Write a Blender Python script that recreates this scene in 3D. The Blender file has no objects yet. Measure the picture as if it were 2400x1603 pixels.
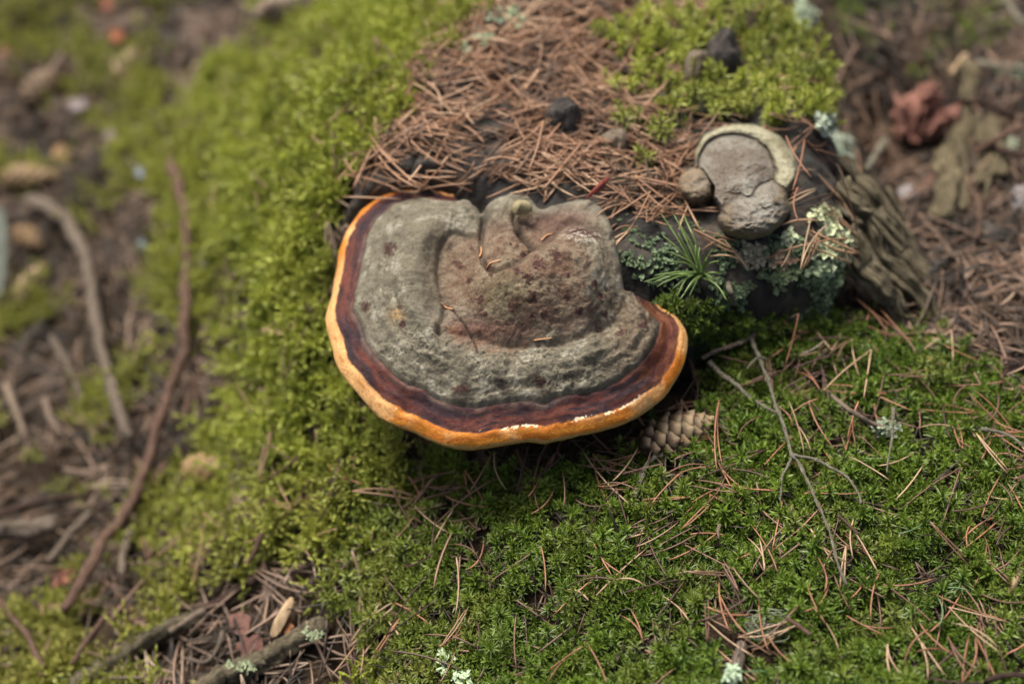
import bpy, math, random
import numpy as np
from mathutils import Vector, Matrix
from mathutils.bvhtree import BVHTree

random.seed(7)
rng = np.random.default_rng(11)
S = bpy.context.scene
COL = S.collection

# ------------------------------------------------------------------ camera
PITCH = math.radians(52.0)
DIST = 0.875
FOCAL = 50.0
CAM = np.array([0.0, -DIST * math.cos(PITCH), DIST * math.sin(PITCH)])
cam_d = bpy.data.cameras.new("camera")
cam = bpy.data.objects.new("camera", cam_d)
COL.objects.link(cam)
cam.location = CAM
cam.rotation_euler = (math.pi / 2 - PITCH, 0, 0)
cam_d.lens = FOCAL
cam_d.sensor_width = 36.0
cam_d.clip_start = 0.01
cam_d.clip_end = 100.0
cam_d.dof.use_dof = True
cam_d.dof.focus_distance = 0.856
cam_d.dof.aperture_fstop = 2.5
S.camera = cam

# ------------------------------------------------------------------ light
SUN_ELEV, SUN_AZ = math.radians(62), math.radians(-35)     # azimuth from +Y (away from camera), negative = left
world = bpy.data.worlds.new("World")
S.world = world
world.use_nodes = True
wn = world.node_tree
bg = wn.nodes["Background"]
sky = wn.nodes.new("ShaderNodeTexSky")
sky.sky_type = 'NISHITA'
sky.sun_disc = False
sky.sun_elevation = SUN_ELEV
sky.sun_rotation = SUN_AZ
sky.dust_density = 8.0
sky.ozone_density = 0.5
sky.air_density = 0.8
wn.links.new(sky.outputs[0], bg.inputs[0])
bg.inputs[1].default_value = 0.046
sd = bpy.data.lights.new("sun", 'SUN')
sd.energy = 1.5
sd.angle = math.radians(26)
sd.color = (1.0, 0.965, 0.90)
sun = bpy.data.objects.new("sun", sd)
COL.objects.link(sun)
sun_dir = Vector((math.sin(SUN_AZ) * math.cos(SUN_ELEV), math.cos(SUN_AZ) * math.cos(SUN_ELEV), math.sin(SUN_ELEV)))
sun.rotation_euler = sun_dir.to_track_quat('Z', 'Y').to_euler()
S.view_settings.view_transform = 'Standard'
S.view_settings.look = 'None'
S.view_settings.gamma = 1.0
S.view_settings.exposure = 1.88
S.view_settings.use_curve_mapping = False
S.render.engine = 'CYCLES'
S.cycles.use_denoising = True
S.cycles.max_bounces = 5
S.cycles.diffuse_bounces = 3
S.cycles.glossy_bounces = 2
S.cycles.transmission_bounces = 3

# ------------------------------------------------------------------ maths
_F = np.array([0.0, math.cos(PITCH), -math.sin(PITCH)])
_R = np.array([1.0, 0.0, 0.0])
_U = np.array([0.0, math.sin(PITCH), math.cos(PITCH)])


def ray(p):
    p = np.atleast_2d(np.asarray(p, float))
    k = 36.0 / 2400.0 / FOCAL
    d = _F + ((p[:, 0] - 1200.0) * k)[:, None] * _R - ((p[:, 1] - 801.5) * k)[:, None] * _U
    return d


def on_z(p, z):
    """points of the photograph's rays at height z"""
    d = ray(p)
    z = np.broadcast_to(np.asarray(z, float), (len(d),))
    t = (z - CAM[2]) / d[:, 2]
    return CAM + d * t[:, None]


def project(P):
    v = np.atleast_2d(P) - CAM
    w = v @ _F
    k = 2400.0 * FOCAL / 36.0
    return np.stack([1200 + (v @ _R) / w * k, 801.5 - (v @ _U) / w * k], 1)


def perlin(x, y, z=None, seed=0):
    x, y = np.asarray(x, float), np.asarray(y, float)
    z = np.zeros_like(x) if z is None else np.asarray(z, float)
    xi, yi, zi = np.floor(x).astype(np.int64), np.floor(y).astype(np.int64), np.floor(z).astype(np.int64)
    xf, yf, zf = x - xi, y - yi, z - zi

    def fade(t): return t * t * t * (t * (t * 6 - 15) + 10)
    u, v, w = fade(xf), fade(yf), fade(zf)

    def grad(a, b, c, dx, dy, dz):
        h = (a * 374761393 + b * 668265263 + c * 2147483647 + seed * 974634777) & 0x7fffffff
        h = ((h ^ (h >> 13)) * 1274126177) & 0x7fffffff
        h = (h ^ (h >> 16))
        th = (h & 1023) / 1024.0 * 2 * np.pi
        ph = ((h >> 10) & 1023) / 512.0 - 1.0
        r = np.sqrt(np.maximum(0, 1 - ph * ph))
        return r * np.cos(th) * dx + r * np.sin(th) * dy + ph * dz
    out = 0
    for i in (0, 1):
        for j in (0, 1):
            for k in (0, 1):
                g = grad(xi + i, yi + j, zi + k, xf - i, yf - j, zf - k)
                out = out + g * (u if i else 1 - u) * (v if j else 1 - v) * (w if k else 1 - w)
    return out * 1.4


def fbm(P, freq, octv=4, seed=0, gain=0.5):
    P = np.atleast_2d(P)
    z = P[:, 2] if P.shape[1] > 2 else np.zeros(len(P))
    s, a = 0, 1.0
    for o in range(octv):
        s = s + a * perlin(P[:, 0] * freq, P[:, 1] * freq, z * freq, seed + o * 17)
        freq *= 2.03
        a *= gain
    return s


def sstep(a, b, x):
    t = np.clip((np.asarray(x, float) - a) / (b - a), 0, 1)
    return t * t * (3 - 2 * t)


class TPS:
    def __init__(self, xy, v, smooth=0.0):
        self.c = np.asarray(xy, float)
        n = len(self.c)
        K = self.k(self.c) + smooth * np.eye(n)
        Pm = np.hstack([np.ones((n, 1)), self.c])
        A = np.zeros((n + 3, n + 3))
        A[:n, :n] = K
        A[:n, n:] = Pm
        A[n:, :n] = Pm.T
        self.w = np.linalg.solve(A, np.concatenate([v, np.zeros(3)]))

    def k(self, q):
        d2 = ((q[:, None, :] - self.c[None]) ** 2).sum(2)
        return 0.5 * d2 * np.log(d2 + 1e-14)

    def __call__(self, q):
        q = np.atleast_2d(q)
        out = np.empty(len(q))
        for i in range(0, len(q), 20000):
            b = q[i:i + 20000]
            out[i:i + 20000] = self.k(b) @ self.w[:-3] + self.w[-3] + b @ self.w[-2:]
        return out


def seg_dist(q, poly, closed=False):
    """distance from points to a polyline"""
    q = np.atleast_2d(q)[:, :2]
    p = np.asarray(poly, float)[:, :2]
    if closed:
        p = np.vstack([p, p[:1]])
    best = np.full(len(q), 1e9)
    for a, b in zip(p[:-1], p[1:]):
        ab = b - a
        t = np.clip(((q - a) @ ab) / max(ab @ ab, 1e-12), 0, 1)
        d = q - (a + t[:, None] * ab)
        best = np.minimum(best, np.hypot(d[:, 0], d[:, 1]))
    return best


def inside(q, poly):
    q = np.atleast_2d(q)
    x, y = q[:, 0], q[:, 1]
    p = np.asarray(poly, float)
    r = np.zeros(len(q), bool)
    j = len(p) - 1
    for i in range(len(p)):
        xi, yi, xj, yj = p[i, 0], p[i, 1], p[j, 0], p[j, 1]
        c = ((yi > y) != (yj > y)) & (x < (xj - xi) * (y - yi) / ((yj - yi) + 1e-15) + xi)
        r ^= c
        j = i
    return r


def smooth_path(pts, n, closed=False):
    """Catmull-Rom through points, resampled evenly to n"""
    p = np.asarray(pts, float)
    m = len(p)
    if m == 2 and not closed:
        t = np.linspace(0, 1, n)[:, None]
        return p[0] * (1 - t) + p[1] * t
    if closed:
        e = np.vstack([p[-1:], p, p[:2]])
        segs = m
    else:
        e = np.vstack([2 * p[0] - p[1], p, 2 * p[-1] - p[-2]])
        segs = m - 1
    out = []
    for i in range(segs):
        p0, p1, p2, p3 = e[i], e[i + 1], e[i + 2], e[i + 3]
        t = np.linspace(0, 1, 12, endpoint=False)[:, None]
        out.append(0.5 * (2 * p1 + (p2 - p0) * t + (2 * p0 - 5 * p1 + 4 * p2 - p3) * t ** 2 + (3 * p1 - p0 - 3 * p2 + p3) * t ** 3))
    out = np.vstack(out + [p[:1] if closed else p[-1:]])
    L = np.concatenate([[0], np.cumsum(np.linalg.norm(np.diff(out, axis=0), axis=1))])
    s = np.linspace(0, L[-1], n, endpoint=not closed)
    return np.stack([np.interp(s, L, out[:, k]) for k in range(out.shape[1])], 1)


# ------------------------------------------------------------------ mesh helpers
def mesh_from(name, V, F, mat=None, smooth=True, attrs=None, uv=None):
    me = bpy.data.meshes.new(name)
    V = np.asarray(V, float)
    if isinstance(F, np.ndarray):
        n, k = F.shape
        me.vertices.add(len(V))
        me.vertices.foreach_set("co", V.ravel().astype(np.float32))
        me.loops.add(n * k)
        me.loops.foreach_set("vertex_index", F.ravel().astype(np.int32))
        me.polygons.add(n)
        me.polygons.foreach_set("loop_start", (np.arange(n) * k).astype(np.int32))
        me.update(calc_edges=True)
    else:
        me.from_pydata([tuple(v) for v in V], [], F)
        me.update()
    if smooth:
        me.polygons.foreach_set("use_smooth", np.ones(len(me.polygons), bool))
    for k, a in (attrs or {}).items():
        a = np.asarray(a, float)
        if a.ndim == 1:
            at_ = me.attributes.new(k, 'FLOAT', 'POINT')
            at_.data.foreach_set("value", a.astype(np.float32))
        else:
            at_ = me.attributes.new(k, 'FLOAT_COLOR', 'POINT')
            c = np.ones((len(a), 4), np.float32)
            c[:, :3] = a
            at_.data.foreach_set("color", c.ravel())
    if mat:
        me.materials.append(mat)
    return me


def link(name, me, parent=None, loc=None):
    o = bpy.data.objects.new(name, me)
    COL.objects.link(o)
    if parent:
        o.parent = parent
    if loc is not None:
        o.location = loc
    return o


def tag(o, label=None, cat=None, group=None, kind=None):
    if label: o['label'] = label
    if cat: o['category'] = cat
    if group: o['group'] = group
    if kind: o['kind'] = kind
    return o


def empty(name, loc, label, cat, group=None):
    o = bpy.data.objects.new(name, None)
    COL.objects.link(o)
    o.location = loc
    o.empty_display_size = 0.01
    return tag(o, label, cat, group)


def build(name, V, F, mat, parent=None, attrs=None, smooth=True):
    """link a mesh given in world coordinates: own origin when top level, else relative to its (unrotated) parents"""
    V = np.asarray(V, float)
    if parent is None:
        org = np.array([V[:, 0].mean(), V[:, 1].mean(), V[:, 2].min()])
        return link(name, mesh_from(name, V - org, F, mat, smooth, attrs), None, org)
    org = np.zeros(3)
    q = parent
    while q is not None:
        org += np.array(q.location)
        q = q.parent
    return link(name, mesh_from(name, V - org, F, mat, smooth, attrs), parent)


def grid_faces(nu, nv, wrap=False, off=0):
    """quads for rows nu by columns nv (columns wrap when asked)"""
    i, j = np.meshgrid(np.arange(nu - 1), np.arange(nv if wrap else nv - 1), indexing='ij')
    j2 = (j + 1) % nv
    a = i * nv + j
    b = i * nv + j2
    c = (i + 1) * nv + j2
    d = (i + 1) * nv + j
    return np.stack([a, b, c, d], -1).reshape(-1, 4) + off


def vnormals(V, F):
    N = np.zeros_like(V)
    a, b, c, d = (V[F[:, k]] for k in range(4))
    n = np.cross(c - a, d - b)
    for k in range(4):
        np.add.at(N, F[:, k], n)
    return N / np.maximum(np.linalg.norm(N, axis=1, keepdims=True), 1e-12)


# ------------------------------------------------------------------ materials
def new_mat(name):
    m = bpy.data.materials.new(name)
    m.use_nodes = True
    nt = m.node_tree
    return m, nt, nt.nodes["Principled BSDF"]


def N(nt, typ, **kw):
    n = nt.nodes.new(typ)
    for k, v in kw.items():
        if k.startswith('i_'):
            key = k[2:]
            key = int(key) if key.isdigit() else key
            n.inputs[key].default_value = v
        else:
            setattr(n, k, v)
    return n


def ramp(nt, stops):
    r = nt.nodes.new("ShaderNodeValToRGB")
    e = r.color_ramp.elements
    while len(e) < len(stops):
        e.new(0.5)
    for el, (p, c) in zip(e, stops):
        el.position = p
        el.color = (*c, 1)
    return r


def mixc(nt, a, b, f, mode='MIX'):
    m = nt.nodes.new("ShaderNodeMix")
    m.data_type = 'RGBA'
    m.blend_type = mode
    for sock, v in ((m.inputs[6], a), (m.inputs[7], b), (m.inputs[0], f)):
        if hasattr(v, 'is_linked') or hasattr(v, 'links'):
            nt.links.new(v, sock)
        elif isinstance(v, tuple):
            sock.default_value = (*v, 1)
        else:
            sock.default_value = v
    return m.outputs[2]


def noise_mat(name, stops, scale=60, detail=6, rough=0.85, bump=0.5, bscale=None, bdist=0.002, coords='Object', stretch=None, objcol=False, attr=None, spec=0.3, sss=0):
    m, nt, p = new_mat(name)
    tc = N(nt, "ShaderNodeTexCoord")
    src = tc.outputs[coords]
    if attr:
        src = N(nt, "ShaderNodeAttribute", attribute_name=attr).outputs['Vector']
    if stretch:
        mp = N(nt, "ShaderNodeMapping")
        mp.inputs['Scale'].default_value = stretch
        nt.links.new(src, mp.inputs[0])
        src = mp.outputs[0]
    n1 = N(nt, "ShaderNodeTexNoise", i_Scale=scale, i_Detail=detail, i_Roughness=0.65)
    nt.links.new(src, n1.inputs['Vector'])
    r = ramp(nt, stops)
    nt.links.new(n1.outputs['Fac'], r.inputs[0])
    c = r.outputs[0]
    if objcol:
        oi = N(nt, "ShaderNodeObjectInfo")
        c = mixc(nt, c, oi.outputs['Color'], 1.0, 'MULTIPLY')
    nt.links.new(c, p.inputs['Base Color'])
    p.inputs['Roughness'].default_value = rough
    p.inputs['Specular IOR Level'].default_value = spec
    n2 = N(nt, "ShaderNodeTexNoise", i_Scale=bscale or scale * 3, i_Detail=5, i_Roughness=0.7)
    nt.links.new(src, n2.inputs['Vector'])
    b = N(nt, "ShaderNodeBump", i_Strength=bump, i_Distance=bdist)
    nt.links.new(n2.outputs['Fac'], b.inputs['Height'])
    nt.links.new(b.outputs[0], p.inputs['Normal'])
    return m


def leaf_mat(name, dark, light, tipc, trans=0.3, rough=0.42):
    """foliage: colour varies per shoot (instance attribute tint) and from leaf base to tip"""
    m, nt, p = new_mat(name)
    ti = N(nt, "ShaderNodeAttribute", attribute_type='INSTANCER', attribute_name='tint')
    tp = N(nt, "ShaderNodeAttribute", attribute_name='tip')
    base = mixc(nt, dark, light, ti.outputs['Fac'])
    warm = N(nt, "ShaderNodeAttribute", attribute_type='INSTANCER', attribute_name='warm')
    base = mixc(nt, base, (0.20, 0.15, 0.05), warm.outputs['Fac'])
    c = mixc(nt, base, mixc(nt, base, tipc, 0.62), tp.outputs['Fac'])
    nt.links.new(c, p.inputs['Base Color'])
    p.inputs['Roughness'].default_value = rough
    p.inputs['Specular IOR Level'].default_value = 0.45
    tr = N(nt, "ShaderNodeBsdfTranslucent")
    nt.links.new(c, tr.inputs[0])
    mx = N(nt, "ShaderNodeMixShader", i_0=trans)
    nt.links.new(p.outputs[0], mx.inputs[1])
    nt.links.new(tr.outputs[0], mx.inputs[2])
    nt.links.new(mx.outputs[0], nt.nodes['Material Output'].inputs[0])
    return m


M = {}
M['soil'] = noise_mat("soil", [(0.25, (0.010, 0.007, 0.004)), (0.45, (0.03, 0.021, 0.012)), (0.6, (0.06, 0.040, 0.024)), (0.8, (0.10, 0.072, 0.046))], scale=70, bump=1.0, bscale=160, bdist=0.006, spec=0.15)
M['stump'] = None
M['bark_red'] = noise_mat("red_bark", [(0.25, (0.05, 0.022, 0.016)), (0.45, (0.19, 0.085, 0.062)), (0.7, (0.30, 0.15, 0.11))], scale=60, bump=1.0, bscale=120, bdist=0.006)
M['rotten'] = noise_mat("rotten_wood", [(0.28, (0.03, 0.022, 0.012)), (0.45, (0.15, 0.12, 0.065)), (0.56, (0.30, 0.245, 0.14)), (0.7, (0.42, 0.37, 0.24))], scale=5, bump=1.0, attr='grain', stretch=(4.0, 4.0, 0.5), bscale=30, bdist=0.004)
M['root'] = noise_mat("root_wood", [(0.3, (0.02, 0.016, 0.009)), (0.41, (0.10, 0.08, 0.044)), (0.52, (0.25, 0.205, 0.12)), (0.68, (0.42, 0.37, 0.25))], scale=4, bump=1.0, attr='grain', stretch=(4.0, 4.0, 0.5), bscale=30, bdist=0.004)
for k, st in {
    'stick_grey': [(0.3, (0.035, 0.025, 0.018)), (0.47, (0.14, 0.108, 0.08)), (0.65, (0.25, 0.21, 0.165))],
    'stick_brown': [(0.3, (0.045, 0.026, 0.019)), (0.5, (0.13, 0.078, 0.056)), (0.75, (0.26, 0.17, 0.12))],
    'stick_dark': [(0.3, (0.02, 0.012, 0.01)), (0.5, (0.06, 0.035, 0.027)), (0.75, (0.12, 0.08, 0.06))],
    'stick_mossy': [(0.3, (0.022, 0.022, 0.012)), (0.48, (0.085, 0.07, 0.045)), (0.62, (0.17, 0.145, 0.09)), (0.8, (0.10, 0.15, 0.07))],
    'stick_lichen': [(0.3, (0.05, 0.038, 0.027)), (0.45, (0.14, 0.115, 0.08)), (0.58, (0.27, 0.26, 0.19)), (0.72, (0.38, 0.42, 0.33))],
    'stick_pale': [(0.3, (0.08, 0.055, 0.038)), (0.5, (0.23, 0.17, 0.125)), (0.7, (0.38, 0.31, 0.24))],
    'chip': [(0.3, (0.30, 0.20, 0.11)), (0.55, (0.50, 0.37, 0.22)), (0.8, (0.62, 0.50, 0.34))],
}.items():
    M[k] = noise_mat(k, st, scale=5, attr='grain', stretch=(3.0, 3.0, 0.8), bump=0.9, bscale=24, bdist=0.0015, spec=0.2)
M['leaf_brown'] = noise_mat("dry_leaf", [(0.3, (0.05, 0.027, 0.020)), (0.55, (0.13, 0.068, 0.048)), (0.8, (0.22, 0.125, 0.09))], scale=50, bump=0.5, objcol=True)
M['leaf_tan'] = noise_mat("tan_leaf", [(0.3, (0.17, 0.09, 0.05)), (0.6, (0.29, 0.165, 0.095)), (0.8, (0.40, 0.25, 0.16))], scale=50, bump=0.5, objcol=True)
M['chip_grain'] = noise_mat("chip_grain", [(0.3, (0.16, 0.10, 0.05)), (0.5, (0.36, 0.26, 0.15)), (0.7, (0.52, 0.41, 0.27))], scale=70, stretch=(2.2, .5, 1.0), bump=.8, bscale=200, bdist=.001)
M['leaf_white'] = noise_mat("bleached_leaf", [(0.3, (0.14, 0.12, 0.115)), (0.6, (0.25, 0.23, 0.225)), (0.8, (0.36, 0.34, 0.33))], scale=60, bump=0.5, objcol=True)
M['grey_fungus'] = noise_mat("grey_fungus", [(0.25, (0.045, 0.036, 0.027)), (0.42, (0.12, 0.106, 0.086)), (0.6, (0.19, 0.182, 0.155)), (0.8, (0.25, 0.245, 0.215))], scale=38, detail=9, bump=0.8, bscale=210, bdist=0.0012, spec=0.15)
M['brown_fungus'] = noise_mat("brown_fungus", [(0.25, (0.05, 0.038, 0.025)), (0.45, (0.12, 0.094, 0.066)), (0.65, (0.18, 0.155, 0.115)), (0.8, (0.23, 0.205, 0.165))], scale=45, detail=9, bump=0.8, bscale=210, bdist=0.0012, spec=0.15)
M['cream_fungus'] = noise_mat("cream_fungus", [(0.25, (0.15, 0.135, 0.075)), (0.45, (0.32, 0.30, 0.185)), (0.7, (0.44, 0.43, 0.295))], scale=55, detail=8, bump=0.5, bscale=260, bdist=0.0008, spec=0.15)
M['dark_crust'] = noise_mat("dark_crust", [(0.3, (0.018, 0.015, 0.012)), (0.6, (0.06, 0.05, 0.04)), (0.8, (0.11, 0.095, 0.08))], scale=120, bump=0.9, bdist=0.002)
M['dark_lump'] = noise_mat("dark_lump", [(0.3, (0.016, 0.013, 0.011)), (0.5, (0.05, 0.043, 0.037)), (0.7, (0.10, 0.08, 0.062)), (0.85, (0.16, 0.12, 0.08))], scale=55, bump=0.9, bdist=0.003)
M['knob'] = noise_mat("yellow_knob", [(0.3, (0.12, 0.10, 0.05)), (0.6, (0.27, 0.235, 0.13)), (0.8, (0.34, 0.31, 0.2))], scale=90, bump=0.6, bdist=0.001)
M['cone_scale'] = noise_mat("cone_scale", [(0.25, (0.12, 0.080, 0.048)), (0.5, (0.34, 0.255, 0.155)), (0.75, (0.48, 0.385, 0.25))], scale=180, bump=0.35, objcol=True, bdist=0.0006, spec=0.3, rough=0.6)
M['cone_core'] = noise_mat("cone_core", [(0.3, (0.03, 0.018, 0.01)), (0.7, (0.10, 0.06, 0.035))], scale=200, bump=0.5, objcol=True)
M['needle'] = noise_mat("dry_needle", [(0.3, (0.62, 0.60, 0.58)), (0.55, (0.95, 0.95, 0.95)), (0.8, (1.1, 1.08, 1.0))], scale=90, bump=0.1, objcol=True, rough=0.5, spec=0.4)
M['green_needle'] = noise_mat("green_needle", [(0.3, (0.075, 0.125, 0.03)), (0.55, (0.14, 0.21, 0.055)), (0.8, (0.24, 0.31, 0.10))], scale=120, bump=0.1, rough=0.4, spec=0.5)
M['lichen_pale'] = noise_mat("pale_lichen", [(0.25, (0.22, 0.24, 0.155)), (0.5, (0.43, 0.46, 0.325)), (0.75, (0.62, 0.64, 0.48))], scale=160, bump=0.6, bdist=0.0008, objcol=True)
M['thread'] = noise_mat("lichen_thread", [(0.3, (0.13, 0.16, 0.10)), (0.7, (0.25, 0.29, 0.19))], scale=160, bump=0.1, objcol=True)


def litter_mat():
    m, nt, p = new_mat("needle_litter")
    ti = N(nt, "ShaderNodeAttribute", attribute_type='INSTANCER', attribute_name='tint')
    r = ramp(nt, [(0.0, (0.015, 0.010, 0.006)), (0.3, (0.055, 0.033, 0.018)), (0.5, (0.185, 0.094, 0.048)), (0.8, (0.33, 0.170, 0.088)), (1.0, (0.48, 0.31, 0.18))])
    nt.links.new(ti.outputs['Fac'], r.inputs[0])
    wm = N(nt, "ShaderNodeAttribute", attribute_type='INSTANCER', attribute_name='warm')
    hs = N(nt, "ShaderNodeHueSaturation", i_Saturation=0.62, i_Value=0.85, i_Hue=0.512)
    nt.links.new(r.outputs[0], hs.inputs['Color'])
    c = mixc(nt, r.outputs[0], hs.outputs[0], wm.outputs['Fac'])
    nt.links.new(c, p.inputs['Base Color'])
    p.inputs['Roughness'].default_value = 0.5
    p.inputs['Specular IOR Level'].default_value = 0.4
    return m


M['litter'] = litter_mat()
M['moss_green'] = leaf_mat("green_star_moss", (0.022, 0.064, 0.005), (0.098, 0.165, 0.014), (0.29, 0.40, 0.062), 0.28, 0.38)
M['moss_yellow'] = leaf_mat("yellow_green_moss", (0.062, 0.092, 0.008), (0.32, 0.37, 0.033), (0.52, 0.56, 0.12), 0.30, 0.5)
M['crumb'] = leaf_mat("green_crust", (0.016, 0.050, 0.018), (0.085, 0.145, 0.058), (0.24, 0.30, 0.16), 0.1, 0.7)


def stump_mat():
    m, nt, p = new_mat("stump_wood")
    tc = N(nt, "ShaderNodeTexCoord")
    n1 = N(nt, "ShaderNodeTexNoise", i_Scale=28.0, i_Detail=8.0, i_Roughness=0.7)
    nt.links.new(tc.outputs['Object'], n1.inputs['Vector'])
    r = ramp(nt, [(0.3, (0.008, 0.007, 0.006)), (0.47, (0.026, 0.022, 0.018)), (0.58, (0.065, 0.048, 0.034)), (0.72, (0.15, 0.115, 0.08))])
    nt.links.new(n1.outputs['Fac'], r.inputs[0])
    n2 = N(nt, "ShaderNodeTexNoise", i_Scale=55.0, i_Detail=6.0, i_Roughness=0.6)
    nt.links.new(tc.outputs['Object'], n2.inputs['Vector'])
    k = ramp(nt, [(0.55, (0, 0, 0)), (0.68, (1, 1, 1))])
    nt.links.new(n2.outputs['Fac'], k.inputs[0])
    c = mixc(nt, r.outputs[0], (0.035, 0.045, 0.03), k.outputs[0])
    nt.links.new(c, p.inputs['Base Color'])
    p.inputs['Roughness'].default_value = 0.85
    n3 = N(nt, "ShaderNodeTexNoise", i_Scale=190.0, i_Detail=6.0, i_Roughness=0.7)
    nt.links.new(tc.outputs['Object'], n3.inputs['Vector'])
    b = N(nt, "ShaderNodeBump", i_Strength=1.0, i_Distance=0.004)
    nt.links.new(n3.outputs['Fac'], b.inputs['Height'])
    nt.links.new(b.outputs[0], p.inputs['Normal'])
    return m


M['stump'] = stump_mat()

# ------------------------------------------------------------------ ground
ZTOP = 0.012
ctl = [  # photograph position -> height
    (1600, 1080, -.072), (1620, 1300, -.070), (1600, 1560, -.068), (2200, 1100, -.066), (2330, 1500, -.068), (1950, 900, -.074), (2000, 1300, -.066),
    (1200, 1130, -.088), (1200, 1500, -.098), (950, 1250, -.125), (850, 1550, -.150), (700, 1250, -.170), (560, 1350, -.200), (350, 1560, -.225),
    (520, 1120, -.245), (200, 1250, -.290), (60, 1500, -.275), (60, 1000, -.315), (100, 750, -.320), (300, 650, -.300), (430, 900, -.275), (120, 250, -.335),
    (420, 120, -.300), (640, 60, -.255), (450, 400, -.250), (540, 650, -.215), (560, 900, -.215), (640, 450, -.125), (640, 650, -.150), (660, 850, -.150),
    (730, 1000, -.140), (740, 520, -.075), (720, 700, -.100), (800, 400, -.040), (760, 300, -.070), (640, 280, -.140), (880, 200, -.045), (800, 120, -.110),
    (960, 60, -.070), (1100, 0, -.050), (900, 900, -.100), (1100, 950, -.092), (1400, 950, -.085),
    (1700, 800, -.072), (2000, 780, -.080), (2120, 720, -.095), (2250, 750, -.085), (2350, 600, -.100), (2150, 560, -.118), (2060, 420, -.165), (2130, 330, -.165), (2020, 320, -.140),
    (2250, 400, -.130), (2350, 250, -.135), (2200, 120, -.140), (2030, 150, -.120), (1950, 30, -.110), (2350, 30, -.150), (1600, -60, -.060), (1800, -80, -.100),
]
ctl = np.array(ctl, float)
cw = on_z(ctl[:, :2], ctl[:, 2])
far = [(math.cos(a) * 1.6, 0.1 + math.sin(a) * 1.6, -0.16 - 0.12 * (math.cos(a) < 0)) for a in np.linspace(0, 2 * math.pi, 14, endpoint=False)]
cw = np.vstack([cw, far, [(0.1, -0.42, -.075), (0.45, -0.3, -.075), (-0.3, -0.42, -.22), (-0.75, 0.1, -.33), (0.75, 0.1, -.12), (0.1, 0.95, -.16), (-0.7, 0.9, -.33)]])
ground_tps = TPS(cw[:, :2], cw[:, 2], 0.0004)


def ground_z(xy):
    xy = np.atleast_2d(xy)
    z = ground_tps(xy)
    r = np.hypot(xy[:, 0], xy[:, 1] - 0.1)
    f = sstep(1.2, 2.2, r)
    z = z * (1 - f) + f * (-0.22)
    z = z + 0.016 * fbm(xy, 9, 2, 3) * (0.5 + f) + 0.009 * fbm(xy, 26, 3, 5)
    return z


def axis(a, b, step, reach):
    mid = np.arange(a, b + step / 2, step)
    ex = []
    d, x = step, 0
    while x < reach:
        d *= 1.35
        x += d
        ex.append(x)
    ex = np.array(ex)
    return np.concatenate([(a - ex)[::-1], mid, b + ex])


gx, gy = axis(-0.78, 0.68, 0.0055, 25), axis(-0.40, 0.95, 0.0055, 25)
GX, GY = np.meshgrid(gx, gy)
gxy = np.stack([GX.ravel(), GY.ravel()], 1)
GV = np.column_stack([gxy, ground_z(gxy)])
GF = grid_faces(len(gy), len(gx))
g = link("ground", mesh_from("ground", GV, GF, M['soil']))
tag(g, "brown forest floor of soil and rotted needles sloping away from the stump", None, None, 'structure')

# ------------------------------------------------------------------ stump
st_px = [(880, 392), (960, 416), (1050, 430), (1110, 462), (1180, 530), (1270, 610), (1370, 655), (1480, 650), (1580, 650), (1690, 598), (1790, 606), (1880, 590), (1950, 572), (1975, 510),
         (1962, 420), (1935, 330), (1942, 250), (1935, 150), (1880, 60), (1800, -10), (1600, -70), (1350, -75), (1150, -30), (1030, 60), (960, 150), (905, 260), (874, 345)]
st_w = on_z(st_px, ZTOP)[:, :2]
NA = 420
st_o = smooth_path(st_w, NA, closed=True)
st_mid = st_o.mean(0)
st_o = st_o + (st_o - st_mid) / np.linalg.norm(st_o - st_mid, axis=1, keepdims=True) * (.009 * fbm(st_o, 14, 2, 19) + .006 * fbm(st_o, 60, 3, 20))[:, None]
st_c = on_z([(1420, 330)], ZTOP)[0, :2]
rows = []
wts = np.concatenate([np.linspace(0.02, 0.9, 46), np.linspace(0.915, 1.0, 9)])
ang = np.arange(NA) / NA
for w in wts:
    xy = st_c + (st_o - st_c) * w
    z = np.full(NA, ZTOP) + 0.010 * fbm(xy, 10, 2, 21) + 0.004 * fbm(xy, 45, 3, 22)
    z -= 0.018 * sstep(0.80, 1.0, w) ** 2.2 * (1 + .5 * fbm(xy, 40, 2, 24))
    rows.append(np.column_stack([xy, z]))
edge = rows[-1]
nrm = st_o - st_c
nrm = nrm / np.linalg.norm(nrm, axis=1, keepdims=True)
for k, dz in enumerate(np.linspace(0.004, 0.30, 44)):
    flare = 0.35 * np.clip(dz - 0.03, 0, 1) ** 1.3 + 0.010 * math.sqrt(min(dz / 0.02, 1))
    xy = st_o + nrm * flare
    q = np.column_stack([xy * 38, np.full(NA, dz * 7)])
    groove = 0.015 * fbm(q, 1.0, 3, 31) * sstep(0, 0.02, dz) + .006 * fbm(np.column_stack([xy, np.full(NA, dz)]), 60, 3, 32) * sstep(0, .01, dz)
    xy = xy + nrm * groove[:, None]
    rows.append(np.column_stack([xy, edge[:, 2] - dz]))
SV = np.vstack(rows)
SF = grid_faces(len(rows), NA, wrap=True)[:, ::-1]
stump_org = np.array([st_c[0], st_c[1], -0.15])
stump = empty("tree_stump", stump_org, "low dark decaying tree stump covered with needles and moss behind the big bracket fungus", "stump")
build("wood", SV, SF, M['stump'], stump)

# surface that things rest on
GT = np.vstack([GF[:, [0, 1, 2]], GF[:, [0, 2, 3]]])
ST = np.vstack([SF[:, [0, 1, 2]], SF[:, [0, 2, 3]]])
AV = np.vstack([GV, SV])
AT = np.vstack([GT, ST + len(GV)])
bvh = BVHTree.FromPolygons([tuple(v) for v in AV], [tuple(int(i) for i in t) for t in AT])


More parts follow.
